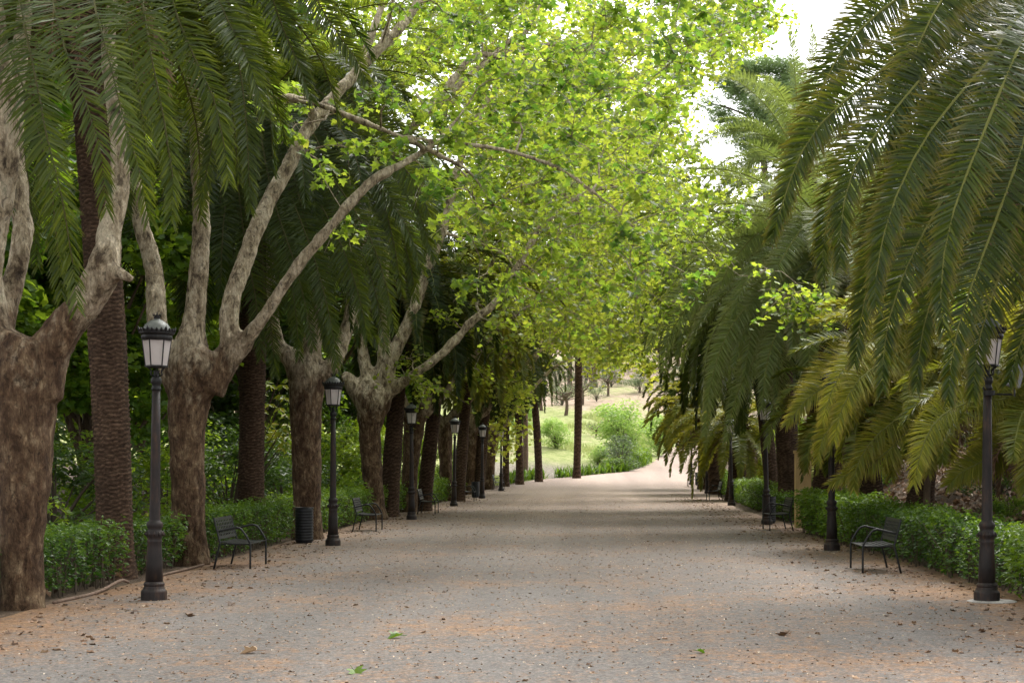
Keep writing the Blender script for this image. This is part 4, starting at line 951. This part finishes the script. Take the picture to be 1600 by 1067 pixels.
palm('low palm with bright yellowish fronds arching over the right hedge', bb, c, .25,.22, 46, 2.8, 'palm_leaf_sunny', ex, e_hi=75, e_lo=-5, bend=(65,92), leaf=.46, nl=157, green=.65, tipy=.5, w=.028, xkw=dict(face=.75, leaf=.52, n=207, w=0.022, green=.72, tipy=.7, droop=.26, vee=.1), group='low palms behind the right hedge')
c = P(1625,600,25.5); bb = np.array([c[0]+.1,25.6,gz(c[0]+.1,25.6)])
o0 = (1625,600,0)
ex = D([[o0,(1600,600,-.5),(1573,622,-.8),(1508,630,-1.2),(1465,655,-1.5),(1442,697,-1.6),(1427,758,-1.6)],
 [o0,(1610,640,0),(1590,690,0),(1532,722,0),(1503,737,0),(1481,758,0)],
 [o0,(1600,590,.3),(1580,600,.4),(1562,655,.4),(1550,700,.4),(1543,745,.4)],
 [o0,(1610,560,.3),(1570,540,.6),(1520,560,.8),(1480,600,.8)],
 [o0,(1625,620,-.6),(1615,680,-1),(1605,740,-1),(1600,770,-1)]], 25.5)
palm('low palm at the right edge with fronds reaching behind the front lamp', bb, c, .25,.22, 30, 2.5, 'palm_leaf_sunny', ex, e_hi=75, e_lo=5, bend=(60,90), leaf=.44, nl=157, green=.65, tipy=.5, w=.028, xkw=dict(face=.75, leaf=.48, n=207, w=0.021, green=.7, tipy=.6, vee=.1), group='low palms behind the right hedge')
bb = P(1368,795,36); bb[2] = gz(bb[0], bb[1]); c = P(1345,620,36.5)
palm('small leaning palm trunk behind the hedge left of the low yellowish palm', bb, c, .24,.2, 30, 2.3, 'palm_leaf_sunny', e_hi=75, e_lo=-20, bend=(70,100), leaf=.42, nl=126, green=.35, w=.036, seg=33, group='low palms behind the right hedge')
# right 4: the full drooping crown in the middle right
c = P(1305,385,39.5); bb = P(1288,790,40.5); bb[2] = gz(bb[0], bb[1]); o0 = (1305,385,0)
ex = D([[o0,(1290,395,-.6),(1250,415,-1.4),(1212,447,-1.8),(1185,480,-2),(1172,530,-2),(1163,590,-2)],
 [o0,(1270,360,-.3),(1230,350,-.5),(1190,360,-.6),(1155,395,-.6),(1128,440,-.6),(1108,500,-.6)],
 [o0,(1270,400,-.8),(1220,430,-1.6),(1170,475,-2),(1140,515,-2.1),(1118,570,-2.1),(1103,640,-2.1)],
 [o0,(1290,430,-1),(1250,472,-1.8),(1220,507,-2.1),(1200,560,-2.2),(1190,640,-2.2)],
 [o0,(1295,430,-1.2),(1277,480,-2.2),(1265,520,-2.4),(1264,570,-2.4),(1262,620,-2.4)],
 [o0,(1260,340,.2),(1180,370,.4),(1110,420,.5),(1060,465,.5),(1028,500,.5),(1014,550,.5)],
 [o0,(1260,360,0),(1190,390,0),(1120,440,0),(1070,485,0),(1045,530,0),(1037,580,0)],
 [o0,(1280,400,-.8),(1210,440,-1.2),(1150,510,-1.3),(1120,580,-1.3),(1100,680,-1.3)],
 [o0,(1285,420,-.8),(1230,480,-1.6),(1180,560,-1.8),(1150,620,-1.8),(1135,690,-1.8)],
 [o0,(1290,430,-.9),(1250,500,-1.8),(1220,580,-2),(1208,650,-2),(1198,700,-2)],
 [o0,(1290,350,-1),(1260,350,-2),(1225,400,-2.6),(1205,440,-2.7),(1195,490,-2.7)]], 39.5)
palm('date palm with a thick trunk and full drooping crown right of the cream pillar', bb, c, .36,.30, 70, 4.6, 'palm_leaf_grey', ex, e_hi=70, e_lo=-25, bend=(62,92), leaf=.5, nl=168, green=.4, tipy=.9, w=.026, xkw=dict(face=.75, leaf=.52, n=230, w=0.023, green=.5, tipy=.7, droop=.28))
bb = P(1234,785,48); bb[2] = gz(bb[0], bb[1]); c = P(1205,420,48.5)
palm('date palm with trunk left of the cream pillar, crown drooping over the lamp', bb, c, .33,.28, 76, 4.6, 'palm_leaf_grey', e_hi=70, e_lo=-30, bend=(65,95), leaf=.5, nl=138, green=.5, tipy=.5, w=.042, seg=40, trunk_dz=.03)
bb = P(1208,778,56); bb[2] = gz(bb[0], bb[1]); c = P(1165,470,56.5)
palm('slim date palm trunk right of the lamp with the small floodlight', bb, c, .24,.22, 64, 4.4, 'palm_leaf', e_hi=60, e_lo=-45, bend=(85,112), leaf=.5, nl=116, green=.5, tipy=.5, w=.055, seg=33, trunk_dz=.04)
bb = P(1152,772,70); bb[2] = gz(bb[0], bb[1]); c = P(1150,655,70.5)
palm('stubby palm with a ragged dark trunk behind the small floodlight lamp', bb, c, .42,.36, 34, 3.6, 'palm_leaf_sunny', e_hi=50, e_lo=-30, bend=(60,90), leaf=.45, nl=104, green=.7, tipy=.6, w=.055, seg=33, trunk_dz=.04)
bb = P(1120,768,80); bb[2] = gz(bb[0], bb[1]); c = P(1100,640,80)
palm('far right palm with short trunk and bright yellow green arching fronds', bb, c, .36,.3, 44, 3.1, 'palm_leaf_sunny', e_hi=70, e_lo=-15, bend=(75,100), leaf=.5, nl=104, green=.85, tipy=.5, w=.065, seg=24, trunk_dz=.05)
bb = P(1100,765,88); bb[2] = gz(bb[0], bb[1]); c = P(1092,600,88)
palm('farthest palm of the right row, thin trunk behind the far bin', bb, c, .3,.28, 50, 3.6, 'palm_leaf', e_hi=70, e_lo=-40, bend=(80,110), leaf=.5, nl=96, green=.6, w=.065, seg=24, trunk_dz=.05)
# right, tall grey-green palm against the sky
c = P(1262,265,62); bb = np.array([c[0]+.3,62,gz(c[0]+.3,62)]); o0 = (1262,265,0)
ex = D([[o0,(1235,225,-.5),(1205,175,-1),(1170,140,-1.2),(1140,122,-1.3),(1112,128,-1.3)],
 [o0,(1240,220,.5),(1215,160,.8),(1180,132,1),(1150,118,1),(1128,122,1)],
 [o0,(1252,200,0),(1244,140,0),(1240,90,0),(1232,45,0)],
 [o0,(1262,190,.4),(1265,120,.8),(1270,75,1),(1266,40,1)],
 [o0,(1230,240,-.8),(1190,210,-1.5),(1150,205,-1.8),(1110,215,-1.8),(1080,235,-1.8)],
 [o0,(1235,255,-1),(1200,238,-2),(1175,250,-2.2),(1165,275,-2.2)],
 [o0,(1225,250,.3),(1180,250,.6),(1140,275,.7),(1115,310,.7)]], 62)
palm('tall grey green palm against the white sky behind the upper right fronds', bb, c, .33,.3, 44, 4.6, 'palm_leaf_grey', ex, e_hi=80, e_lo=-30, bend=(60,95), leaf=.5, nl=116, green=.5, tipy=.1, w=.05, seg=24, trunk_dz=.05, xkw=dict(face=.75, leaf=.58, n=195, w=0.029, green=.6, tipy=.1, vee=.5))

# ================================================================== OTHER VEGETATION
def foliage(acc, clumps, size, tmpl=OVAL, tint=.5, up=.8):
    for c, r, n, dt in clumps:
        p = blob_points(n, c, r, .55); zz = (p[:, 2]-c[2])/max(r[2], .01)
        acc.inst(tmpl[0], tmpl[1], leaf_frames(n, size, up, .15, .4), p, np.clip(tint+dt+rng.normal(0, .15, n)+.1*zz, 0, 1))
def make_shrub(mat, h=2.2, w=1.1, n=2600, size=.10, tmpl=OVAL, cat='shrub', name='shrub', tint=.5, nc=16):
    t = thing(name, '', cat, (0, 0, 0)); A = Acc(); B = Acc(); cl = []
    for k in range(nc):
        az = rng.uniform(0, 2*PI); q = rng.uniform(.15, 1); rr = w*rng.uniform(.2, .9)*math.sqrt(max(.1, 1-(q-.45)**2*2.2))
        c = np.array([math.cos(az)*rr, math.sin(az)*rr, h*q*.92]); cl.append((c, np.array([1,1,.75])*rng.uniform(.28,.5)*w*.8, n//nc, rng.normal(0, .16)))
        tube(B, catmull([(0,0,-.1),(c[0]*.3,c[1]*.3,c[2]*.5),c], 7), np.linspace(.03*h/2, .008, 7), 5)
    foliage(A, cl, size, tmpl, tint)
    B.build('branches', M['twig'], t, True); A.build('foliage', M[mat], t); remember(t); return t
def make_tree(mat, h=8, w=3, n=9000, size=.17, name='broadleaf_tree', tint=.5, nc=34, trunk_r=.16, base=.3, bark='bark', flat=.6, tmpl=SIMPLE5):
    t = thing(name, '', 'tree', (0, 0, 0)); A = Acc(); B = Acc(); cl = []
    tp = catmull([(0,0,-.2),(rng.normal(0,.1),rng.normal(0,.1),h*.35),(rng.normal(0,.3),rng.normal(0,.3),h*.8)], 14)
    T_ = Acc(); tube(T_, tp, np.linspace(trunk_r, trunk_r*.35, 14), 10, lump=.04)
    for k in range(nc):
        az = rng.uniform(0, 2*PI); q = rng.uniform(base, 1); rr = w*rng.uniform(.25, .95)*math.sqrt(max(.06, 1-((q-(base+1)/2)/((1.08-base)/2))**2))
        c = np.array([math.cos(az)*rr, math.sin(az)*rr, h*q]); s = tp[min(13, int(np.clip(q-.25, .1, 1)*14))]
        cl.append((c, np.array([1,1,flat])*rng.uniform(.2,.36)*w, n//nc, rng.normal(0, .15)))
        tube(B, catmull([s, (s+c)/2+np.array([0,0,-.1*w]), c], 7), np.linspace(trunk_r*.4, .012, 7), 5)
    foliage(A, cl, size, tmpl, tint)
    T_.build('trunk', M[bark], t, True); B.build('branches', M[bark], t, True); A.build('crown', M[mat], t); remember(t); return t
def place(proto, first, x, y, rot, sc, label, group):
    z = gz(x, y)
    if first:
        proto.location = (x, y, z); proto.rotation_euler = (0,0,rot); proto.scale = (sc,)*3; proto['label'] = label; proto['group'] = group; return proto
    return dup(proto, (x, y, z), rot, sc, label, group)

# shrubs in the gaps between the left trunks
ks = {'s': make_shrub('shrub_leaf', 2.3, 1.25, 3400, .105), 'd': make_shrub('dark_leaf', 2.4, 1.3, 3200, .11, name='laurel_shrub'),
      'b': make_shrub('shrub_leaf', 2.6, 1.2, 2600, .13, tint=.85), 'v': make_shrub('variegated_leaf', 2.2, .75, 2400, .11, tint=.6)}
nm = {'s': 'mid green leafy shrub', 'd': 'dark glossy leaved shrub', 'b': 'bright green leafy shrub', 'v': 'pale variegated shrub'}
used = set()
SH = [('s',-9.0,20.5,1.0,'at the far left edge beyond the first hedge'),('b',-8.9,23.5,1.0,'between the nearest plane trunk and the first palm trunk'),
 ('d',-9.0,27.0,1.1,'directly behind the nearest left lamp post'),('s',-8.6,29.2,1.0,'between the nearest left lamp and the second plane trunk'),
 ('b',-8.7,33.0,.9,'between the second plane trunk and the second palm trunk'),('d',-8.3,36.8,1.15,'between the second palm trunk and the litter bin trunk'),
 ('s',-9.2,38.5,1.2,'deep behind the second palm trunk'),('d',-7.9,41.5,1.0,'just right of the second left lamp post'),('s',-8.0,45.5,1.1,'left of the fourth plane trunk'),
 ('b',-8.3,51,1.2,'behind the trunk gap right of the second left bench'),('s',-8.2,56,1.2,'left of the fifth plane trunk'),('b',-8.4,61.5,1.3,'right of the third left lamp post'),
 ('s',-8.2,67,1.3,'left of the sixth plane trunk'),('b',-8.1,73,1.3,'behind the fourth left lamp post'),('s',-7.9,79,1.2,'behind the fourth left bench'),('b',-7.6,86,1.0,'behind the farthest left bench'),
 ('d',-11.5,24.5,1.4,'at the left edge deep in the wood'),('s',-11.8,31,1.5,'deep in the wood behind the nearest left lamp'),('b',-11.5,37,1.5,'deep in the wood behind the second plane trunk'),
 ('d',-11.6,43,1.5,'deep in the wood behind the nearest left bench'),('s',-11.4,50,1.5,'deep in the wood behind the left litter bin'),('b',-11.5,58,1.6,'deep in the wood behind the second left lamp'),('s',-11.4,67,1.6,'deep in the wood behind the fourth plane trunk'),
 ('b',-11,78,1.6,'deep in the wood behind the third left lamp'),
 ('v',6.75,50.5,1.2,'left of the palm trunk beside the cream pillar'),('s',7.9,47,1.1,'behind the cream pillar and right palm trunks'),('b',7.7,57,1.2,'between the slim right palm trunks'),('b',7.9,64,1.2,'behind the stubby palm on the right'),
 ('d',8.4,33,.8,'on the leaf covered bank behind the low yellowish palm'),('s',9.3,27.5,.8,'on the leaf covered bank right of the front lamp'),('s',10.5,38,1.2,'high on the right bank'),('d',10.2,30.5,1.1,'high on the right bank above the front hedge'),
 ('b',8.3,74,1.3,'behind the far right hedge'),('s',8.6,84,1.3,'behind the farthest right lamp post'),('s',7.4,23.2,.45,'small and low right behind the rust stained lamp'),('s',7.6,29.0,.42,'small and low in front of the thin dark trunk')]
for k, x, y, sc, where in SH:
    place(ks[k], k not in used, x, y, rng.uniform(0, 6), sc, nm[k]+' '+where, 'shrubs behind the hedges'); used.add(k)
# chestnut-like bright sprays between palm trunk and third plane
big = thing('chestnut_sapling', 'sapling with large yellow green leaves between second palm and third plane trunk', 'tree', (-8.0,35.5,0)); A = Acc(); B = Acc()
for k in range(34):
    c = P(rng.uniform(408,452), rng.uniform(590,700), 35.5+rng.uniform(-.4,.6)); tube(B, catmull([(-8.0,35.5,0),((c[0]-8)/2,35.5,c[2]*.6),c], 8), np.linspace(.02,.004,8), 4)
    for j in range(6):
        a = j/6*2*PI+rng.uniform(0,.4); y = nrm([math.cos(a), math.sin(a)*.7, -.5+rng.normal(0,.2)]); z0 = nrm(np.array([0,-.7,.9])); x = nrm(np.cross(y, z0)); R = np.stack([x, y, np.cross(x, y)], -1)[None]*.2
        A.inst(OVAL[0], OVAL[1], R, c[None], np.clip(rng.normal(.45,.3),0,1))
B.build('stems', M['twig'], big, True); A.build('crown', M['yellow_leaf'], big)

# trees of the wood on the left and over the bank on the right
tp = {'a': make_tree('shrub_leaf', 8.5, 3.0, 11000, .19, tint=.45), 'b': make_tree('dark_leaf', 9.5, 3.2, 10000, .2, name='evergreen_tree', tint=.6), 'c': make_tree('olive_leaf', 9, 3.4, 8000, .26, name='olive_tree', tint=.5)}
tn = {'a': 'green leafy tree', 'b': 'dark evergreen tree', 'c': 'grey green tree'}; used = set()
TR = [('a',-12.0,26,1.0,'in the wood behind the nearest plane trunk'),('a',-12.5,30.5,1.0,'in the wood behind the first palm trunk'),('a',-13.5,36,1.1,'in the wood behind the nearest left lamp post'),
 ('a',-13,42,1.05,'in the wood behind the second plane tree'),('a',-13.5,49,1.1,'in the wood behind the second palm trunk'),('a',-13.5,57,1.1,'in the wood behind the litter bin trunk'),('a',-13.5,66,1.2,'in the wood behind the second left bench'),
 ('b',-13,76,1.2,'in the wood behind the third left lamp post'),('a',-12,88,1.1,'at the end of the left wood, beside the bend'),('b',-18,50,1.4,'tallest at the back of the left wood'),('a',-19,68,1.5,'farthest back in the left wood'),
 ('a',-15,40,1.9,'very tall, behind the first palm crown'),('b',-19,46,2.2,'very tall, at the far left above the wood'),('a',-17,56,2.2,'very tall, behind the second palm crown'),('b',-15,66,2.2,'very tall, behind the third plane tree'),('a',-14,80,2.3,'very tall, behind the fourth plane tree'),('c',-13,98,2.1,'very tall, behind the farthest plane trees'),
 ('a',-9.6,31.0,.8,'close behind the first left hedge gap'),('b',-9.8,46.0,.8,'close behind the second left lamp post'),
 ('a',12.5,34,1.0,'on the right bank behind the low palms'),('b',13,42,1.1,'on the right bank behind the drooping palm'),('a',12,52,1.2,'on the right bank behind the cream pillar'),('c',13,64,1.3,'on the right bank behind the tall grey palm'),
 ('b',13,27,.9,'on the right bank above the front lamp'),('a',13.5,80,1.3,'at the far end of the right bank'),('c',16,98,1.4,'beyond the farthest right palm'),('a',10.2,62,.8,'close behind the slim right palm trunks'),
 ('c',-16,215,1.3,'on the hill behind the bend palms'),('c',-6,232,1.3,'on the hilltop left of the lone trunk'),('c',2,226,1.15,'on the hilltop right of the lone trunk'),('c',10,216,1.4,'on the hilltop above the pale green tree'),('c',18,205,1.5,'on the hilltop at the right'),
 ('c',-26,205,1.5,'on the hill left of the bend palms'),('c',26,190,1.5,'beyond the end of the path at right'),('c',-2,255,2.0,'large behind the hilltop trees, left of centre'),('c',14,250,2.0,'large behind the hilltop trees, right of centre'),('c',-18,255,2.0,'large at the far left of the hilltop'),('c',30,235,2.0,'large at the far right of the hilltop'),('c',-36,240,2.2,'largest at the left end of the hilltop'),
 ('a',15,128,1.4,'beside the rising end of the path'),('a',21,150,1.5,'past the rising end of the path'),('a',-14,104,1.0,'left of the bend palms at the foot of the hill')]
for k, x, y, sc, where in TR:
    place(tp[k], k not in used, x, y, rng.uniform(0, 6), sc, tn[k]+' '+where, 'trees around the avenue'); used.add(k)
# thin dark trunk on the bank
b0 = P(1448,812,30); b0[2] = gz(b0[0], 30)
t = thing('thin_tree', 'thin dark tree trunk on the bank between low palm and front lamp', 'tree', tuple(b0)); A = Acc()
tube(A, catmull([b0-[0,0,.1], b0+[0,0,1], b0+[.05,0,2.2], b0+[.0,.2,4.5]], 16), np.linspace(.075,.05,16), 9, lump=.03); A.build('trunk', M['bark'], t, True)
A = Acc(); foliage(A, [(b0+[rng.normal(0,.6), .3+rng.normal(0,.6), 4.4+rng.normal(0,.4)], np.array([.5,.5,.4]), 120, 0) for _ in range(9)], .12); A.build('crown', M['shrub_leaf'], t)
# umbrella pine against the sky
pc = P(1190,165,105); pb = np.array([pc[0]+.5,105.,gz(pc[0]+.5,105)])
t = thing('umbrella_pine', 'rounded grey green pine crown against the white sky', 'tree', tuple(pb)); A = Acc(); B = Acc()
tube(B, catmull([pb-[0,0,.2], pb+[.2,0,10], pc-[0,0,1.5]], 16), np.linspace(.4,.2,16), 9, lump=.03)
cl = []
for k in range(74):
    d = nrm(rng.normal(size=3)); c = pc+d*np.array([3.6,3.2,3.3])*rng.uniform(.55,1); cl.append((c, np.array([.9,.9,.6]), 600, rng.normal(0,.15)))
    if k % 4 == 0: tube(B, catmull([pc-[0,0,1.2], (pc+c)/2-[0,0,.4], c], 6), np.linspace(.12,.02,6), 5)
foliage(A, cl, .26, (OVAL[0]*np.array([.45,1,1]), OVAL[1]), .5, 1.2); B.build('trunk', M['bark'], t, True); A.build('crown', M['pine_leaf'], t)

# hill: small pale trees, bare trees, bushes
pale = make_shrub('pale_leaf', 4.2, 2.4, 5600, .20, nc=34, name='pale_tree', cat='tree', tint=.6); r = P(975,0,122)
place(pale, True, r[0], 122, 0, 1.15, 'bright pale green tree on the slope right of the lone trunk', 'light green trees on the slope')
r = P(1040,0,135); place(pale, False, r[0]-.5, 137, 2, .85, 'pale green tree higher up, right of the bright pale tree', 'light green trees on the slope')
r = P(868,0,126); place(pale, False, r[0], 128, 1.2, .62, 'pale green tree just left of the lone trunk', 'light green trees on the slope')
r = P(760,0,125); place(pale, False, r[0], 126, 3.2, .8, 'pale green tree seen between the bend palms', 'light green trees on the slope')
r = P(815,0,140); place(pale, False, r[0], 141, 5.2, .7, 'pale green tree on the slope above the bend palms', 'light green trees on the slope')
r = P(935,0,118); place(pale, False, r[0], 119, 4.2, .38, 'low pale bush left of the bright pale tree', 'light green trees on the slope')
dk = make_shrub('olive_leaf', 2.9, 1.7, 1900, .15, nc=16, name='olive_bush', tint=.35); r = P(965,0,113)
place(dk, True, r[0]+.3, 115.5, 0, 1.0, 'dark olive bush in front of the bright pale tree', 'olive bushes on the slope')
for u, y, s, lb in [(932,180,.8,'small olive bush on the pink upper slope'),(1000,190,1.1,'olive bush at the top of the slope at right'),(878,172,.9,'olive bush left of the lone trunk on the upper slope'),(955,205,1.3,'round olive bush near the top above the bright tree'),(915,212,1.5,'grey bush group at the top right of the lone trunk'),(872,205,1.3,'olive bush at the top left of the lone trunk')]:
    place(dk, False, (u-U0)/F*y, y, u, s, lb, 'olive bushes on the slope')
def make_bare():
    t = thing('bare_tree', '', 'tree', (0,0,0)); A = Acc(); B = Acc()
    tube(A, catmull([(0,0,-.2),(.1,0,.9),(-.1,0,1.7)], 8), np.linspace(.16,.1,8), 8, lump=.05); A.build('trunk', M['bark'], t, True); Lf = Acc()
    for k in range(22):
        az = k*2.4; e = rng.uniform(.1,.9); d = np.array([math.cos(az)*math.cos(e), math.sin(az)*math.cos(e), math.sin(e)]); l = rng.uniform(1.0,1.9); s = np.array([-.1,0,1.2+.5*(k%3)/2])
        c = catmull([s, s+d*l*.5+[0,0,-.05], s+d*l+[0,0,.1]], 7); tube(B, c, np.linspace(.05,.012,7), 5)
        for j in range(3):
            dd = nrm(d+rng.normal(0,.5,3)); tube(B, [c[3+j], c[3+j]+dd*.6], [.018,.006], 4); foliage(Lf, [(c[3+j]+dd*.5, np.array([.3,.3,.25]), 8, 0)], .12)
    B.build('branches', M['bark'], t, True); Lf.build('crown', M['olive_leaf'], t); remember(t); return t
bare = make_bare(); first = True
for u, y, s, lb in [(884,160,1.25,'small bare tree on the slope left of the lone trunk'),(910,172,1.15,'small bare tree just right of the lone trunk'),(950,188,1.1,'small bare tree high on the pink slope'),(932,140,.6,'tiny bare shrub beside the bright pale tree'),(846,166,1.3,'small bare tree seen above the bend palms')]:
    x = (u-U0)/F*y
    if first: bare.location = (x, y, gz(x, y)); bare.scale = (s,)*3; bare['label'] = lb; bare['group'] = 'small bare trees on the slope'; first = False
    else: dup(bare, (x, y, gz(x, y)), u, s, lb, 'small bare trees on the slope')
# reddish pine trunk and grey leaning trunks near the top of the hill
def poletree(label, pts, r, mat='bark', crown=True):
    t = thing('slender_tree', label, 'tree', tuple(pts[0]), 'slender trees by the hill'); A = Acc(); tube(A, catmull(pts, 16), np.linspace(r, r*.6, 16), 8, lump=.05); A.build('trunk', M[mat], t, True)
    A = Acc(); c = np.array(pts[-1]); foliage(A, [(c+rng.normal(0,1,3)*[1.2,1.2,.7], np.array([.9,.9,.6]), 160, rng.normal(0,.1)) for _ in range(12)], .25); A.build('crown', M['olive_leaf'], t)
x = P(820,0,106); g = gz(x[0],106); poletree('slender reddish trunk between the two skirted bend palms', [np.array([x[0],106,g-.1]), np.array([x[0]+.05,106,g+3]), np.array([x[0]-.1,106,g+9.5])], .22, 'edging')
for u, u2, y, lb in [(931,922,200,'leaning trunk on the hilltop right of the lone palm trunk'),(890,892,205,'thin upright trunk on the hilltop left of the lone palm trunk'),(925,921,204,'second leaning trunk on the hilltop, darker and thinner')]:
    a = P(u,0,y); b_ = P(u2,0,y); g = gz(a[0], y); poletree(lb, [np.array([a[0],y,g-.2]), np.array([(a[0]+b_[0])/2,y,g+4]), np.array([b_[0],y,g+10])], .33)
# border plants along the bend
def make_border():
    t = thing('border_plant', '', 'plant', (0,0,0)); A = Acc()
    for k in range(46):
        az = rng.uniform(0,2*PI); l = rng.uniform(.45,.85); e = rng.uniform(.7,1.45); d = np.array([math.cos(az)*math.cos(e), math.sin(az)*math.cos(e), math.sin(e)]); s = nrm(np.cross(d,[0,0,1.])); b = np.array([rng.normal(0,.13),rng.normal(0,.13),-.03])
        m_ = b+d*l*.6; tip = b+d*l+np.array([math.cos(az),math.sin(az),-.4])*.08; w = .035
        A.faces([b-s*w*.6,b+s*w*.6,m_+s*w,m_-s*w,tip], [(0,1,2,3),(3,2,4)], np.clip(rng.normal(.45,.2),0,1))
    o = A.build('leaves', M['hedge_leaf'], t); A = Acc()
    for k in range(4): tube(A, [(rng.normal(0,.1),rng.normal(0,.1),-.05),(rng.normal(0,.14),rng.normal(0,.14),.5)], [.012,.006], 4)
    A.build('stems', M['twig'], t); remember(t); return t
hedge('small dense hedge at the far bend below the bright pale tree', -1.5,-.6,113,133,.9,1,.14,110,tint=.7,xoff=lambda y: path_left(y))
bp = make_border(); n = 30
ysb = [96.5,98,99.5,101,102.3]+list(np.linspace(103.2,128,25))
for k, y in enumerate(ysb):
    if abs(y-104.6) < .5: continue
    x = float(path_left(y))-.55; u = uv((x, y, 1))[0]
    lb = 'low leafy border plant '+('left of the lone palm trunk' if u < 893 else 'between the lone trunk and the dark olive bush' if u < 950 else 'below the bright pale tree where the path bends' if u < 1005 else 'at the far right end of the border row')
    s = rng.uniform(.95,1.3)*(1.0 if u < 990 else 1.1)
    if k == 0: bp.location = (x,y,gz(x,y)); bp['label'] = lb; bp['group'] = 'border plants along the bend '+lb[23:]
    else: dup(bp, (x, y, gz(x, y)), k, s, lb, 'border plants along the bend '+lb[23:])
# grass at the foot of the slope and under the hedges
A = Acc()
def grass(N, x, y, h, w, tint):
    z = terrain(x, y); az = rng.uniform(0, 2*PI, N); lean = rng.normal(0, .35, (N, 2)); hh = h*rng.uniform(.5, 1.3, N)
    b = np.stack([x, y, z-.02], 1); s = np.stack([np.cos(az), np.sin(az), 0*az], 1)*w; tip = b+np.stack([lean[:,0]*hh, lean[:,1]*hh, hh], 1)
    v = np.stack([b-s, b+s, tip], 1).reshape(-1, 3); A.add(v, np.arange(3*N), np.full(N, 3), np.repeat(np.clip(tint+rng.normal(0,.2,N),0,1), 3))
N = 26000; y = rng.uniform(108, 160, N); x = path_left(y)-1-rng.uniform(0, 1, N)*22
k = np.array([mnoise.noise(Vector((a*.12, b*.12, 0))) for a, b in zip(x, y)]) > -.05; k &= ~((path_left(y)-x < 10) & (y < 120))
grass(k.sum(), x[k], y[k], .4, .05, .55)
N = 9000; y = rng.uniform(82, 104, N); x = path_left(y)-.5-rng.uniform(0, 1, N)*7; grass(N, x, y, .35, .04, .6)
o = A.build('grass', M['dry_grass']); o['kind'] = 'stuff'; o['label'] = 'pale rough grass at the foot of the slope'; o['category'] = 'grass'

# ================================================================== LIGHT AND CAMERA
w = bpy.data.worlds.new('World'); scene.world = w; w.use_nodes = True; nt = w.node_tree
sky = nt.nodes.new('ShaderNodeTexSky'); sky.sky_type = 'NISHITA'; sky.sun_disc = False
EL, AZ = math.radians(58), math.radians(28)     # the sun stands high, ahead and to the right, behind thin cloud
sky.sun_elevation = EL; sky.sun_rotation = AZ; sky.dust_density = 3; sky.air_density = 1.0
hs = nt.nodes.new('ShaderNodeHueSaturation'); hs.inputs['Saturation'].default_value = .04; hs.inputs['Value'].default_value = 2.1
L(nt, sky.outputs[0], hs.inputs['Color']); L(nt, hs.outputs[0], nt.nodes['Background'].inputs['Color'])
nt.nodes['Background'].inputs['Strength'].default_value = .15
sun = bpy.data.lights.new('Sun', 'SUN'); sun.energy = 2.0; sun.angle = math.radians(26); sun.color = (1, .95, .87)
so = bpy.data.objects.new('Sun', sun); COL.objects.link(so)
d = Vector((math.sin(AZ)*math.cos(EL), math.cos(AZ)*math.cos(EL), math.sin(EL)))
so.rotation_euler = d.to_track_quat('Z', 'Y').to_euler()
cam = bpy.data.cameras.new('Camera'); co = bpy.data.objects.new('Camera', cam); COL.objects.link(co); scene.camera = co
co.location = (0, 0, EYE); co.rotation_euler = (PI/2, 0, 0)
cam.sensor_width = 36; cam.lens = 36*F/1600; cam.shift_x = -(U0-800)/1600; cam.shift_y = (V0-533.5)/1600
cam.clip_end = 2000; cam.clip_start = .1
vs = scene.view_settings; vs.view_transform = 'Standard'; vs.look = 'None'; vs.gamma = 1; vs.use_curve_mapping = False; vs.exposure = .78
scene.cycles.use_denoising = True
scene.cycles.max_bounces = 10; scene.cycles.diffuse_bounces = 5; scene.cycles.transmission_bounces = 6; scene.cycles.glossy_bounces = 2
scene.cycles.sample_clamp_indirect = 8; scene.cycles.caustics_reflective = False; scene.cycles.caustics_refractive = False
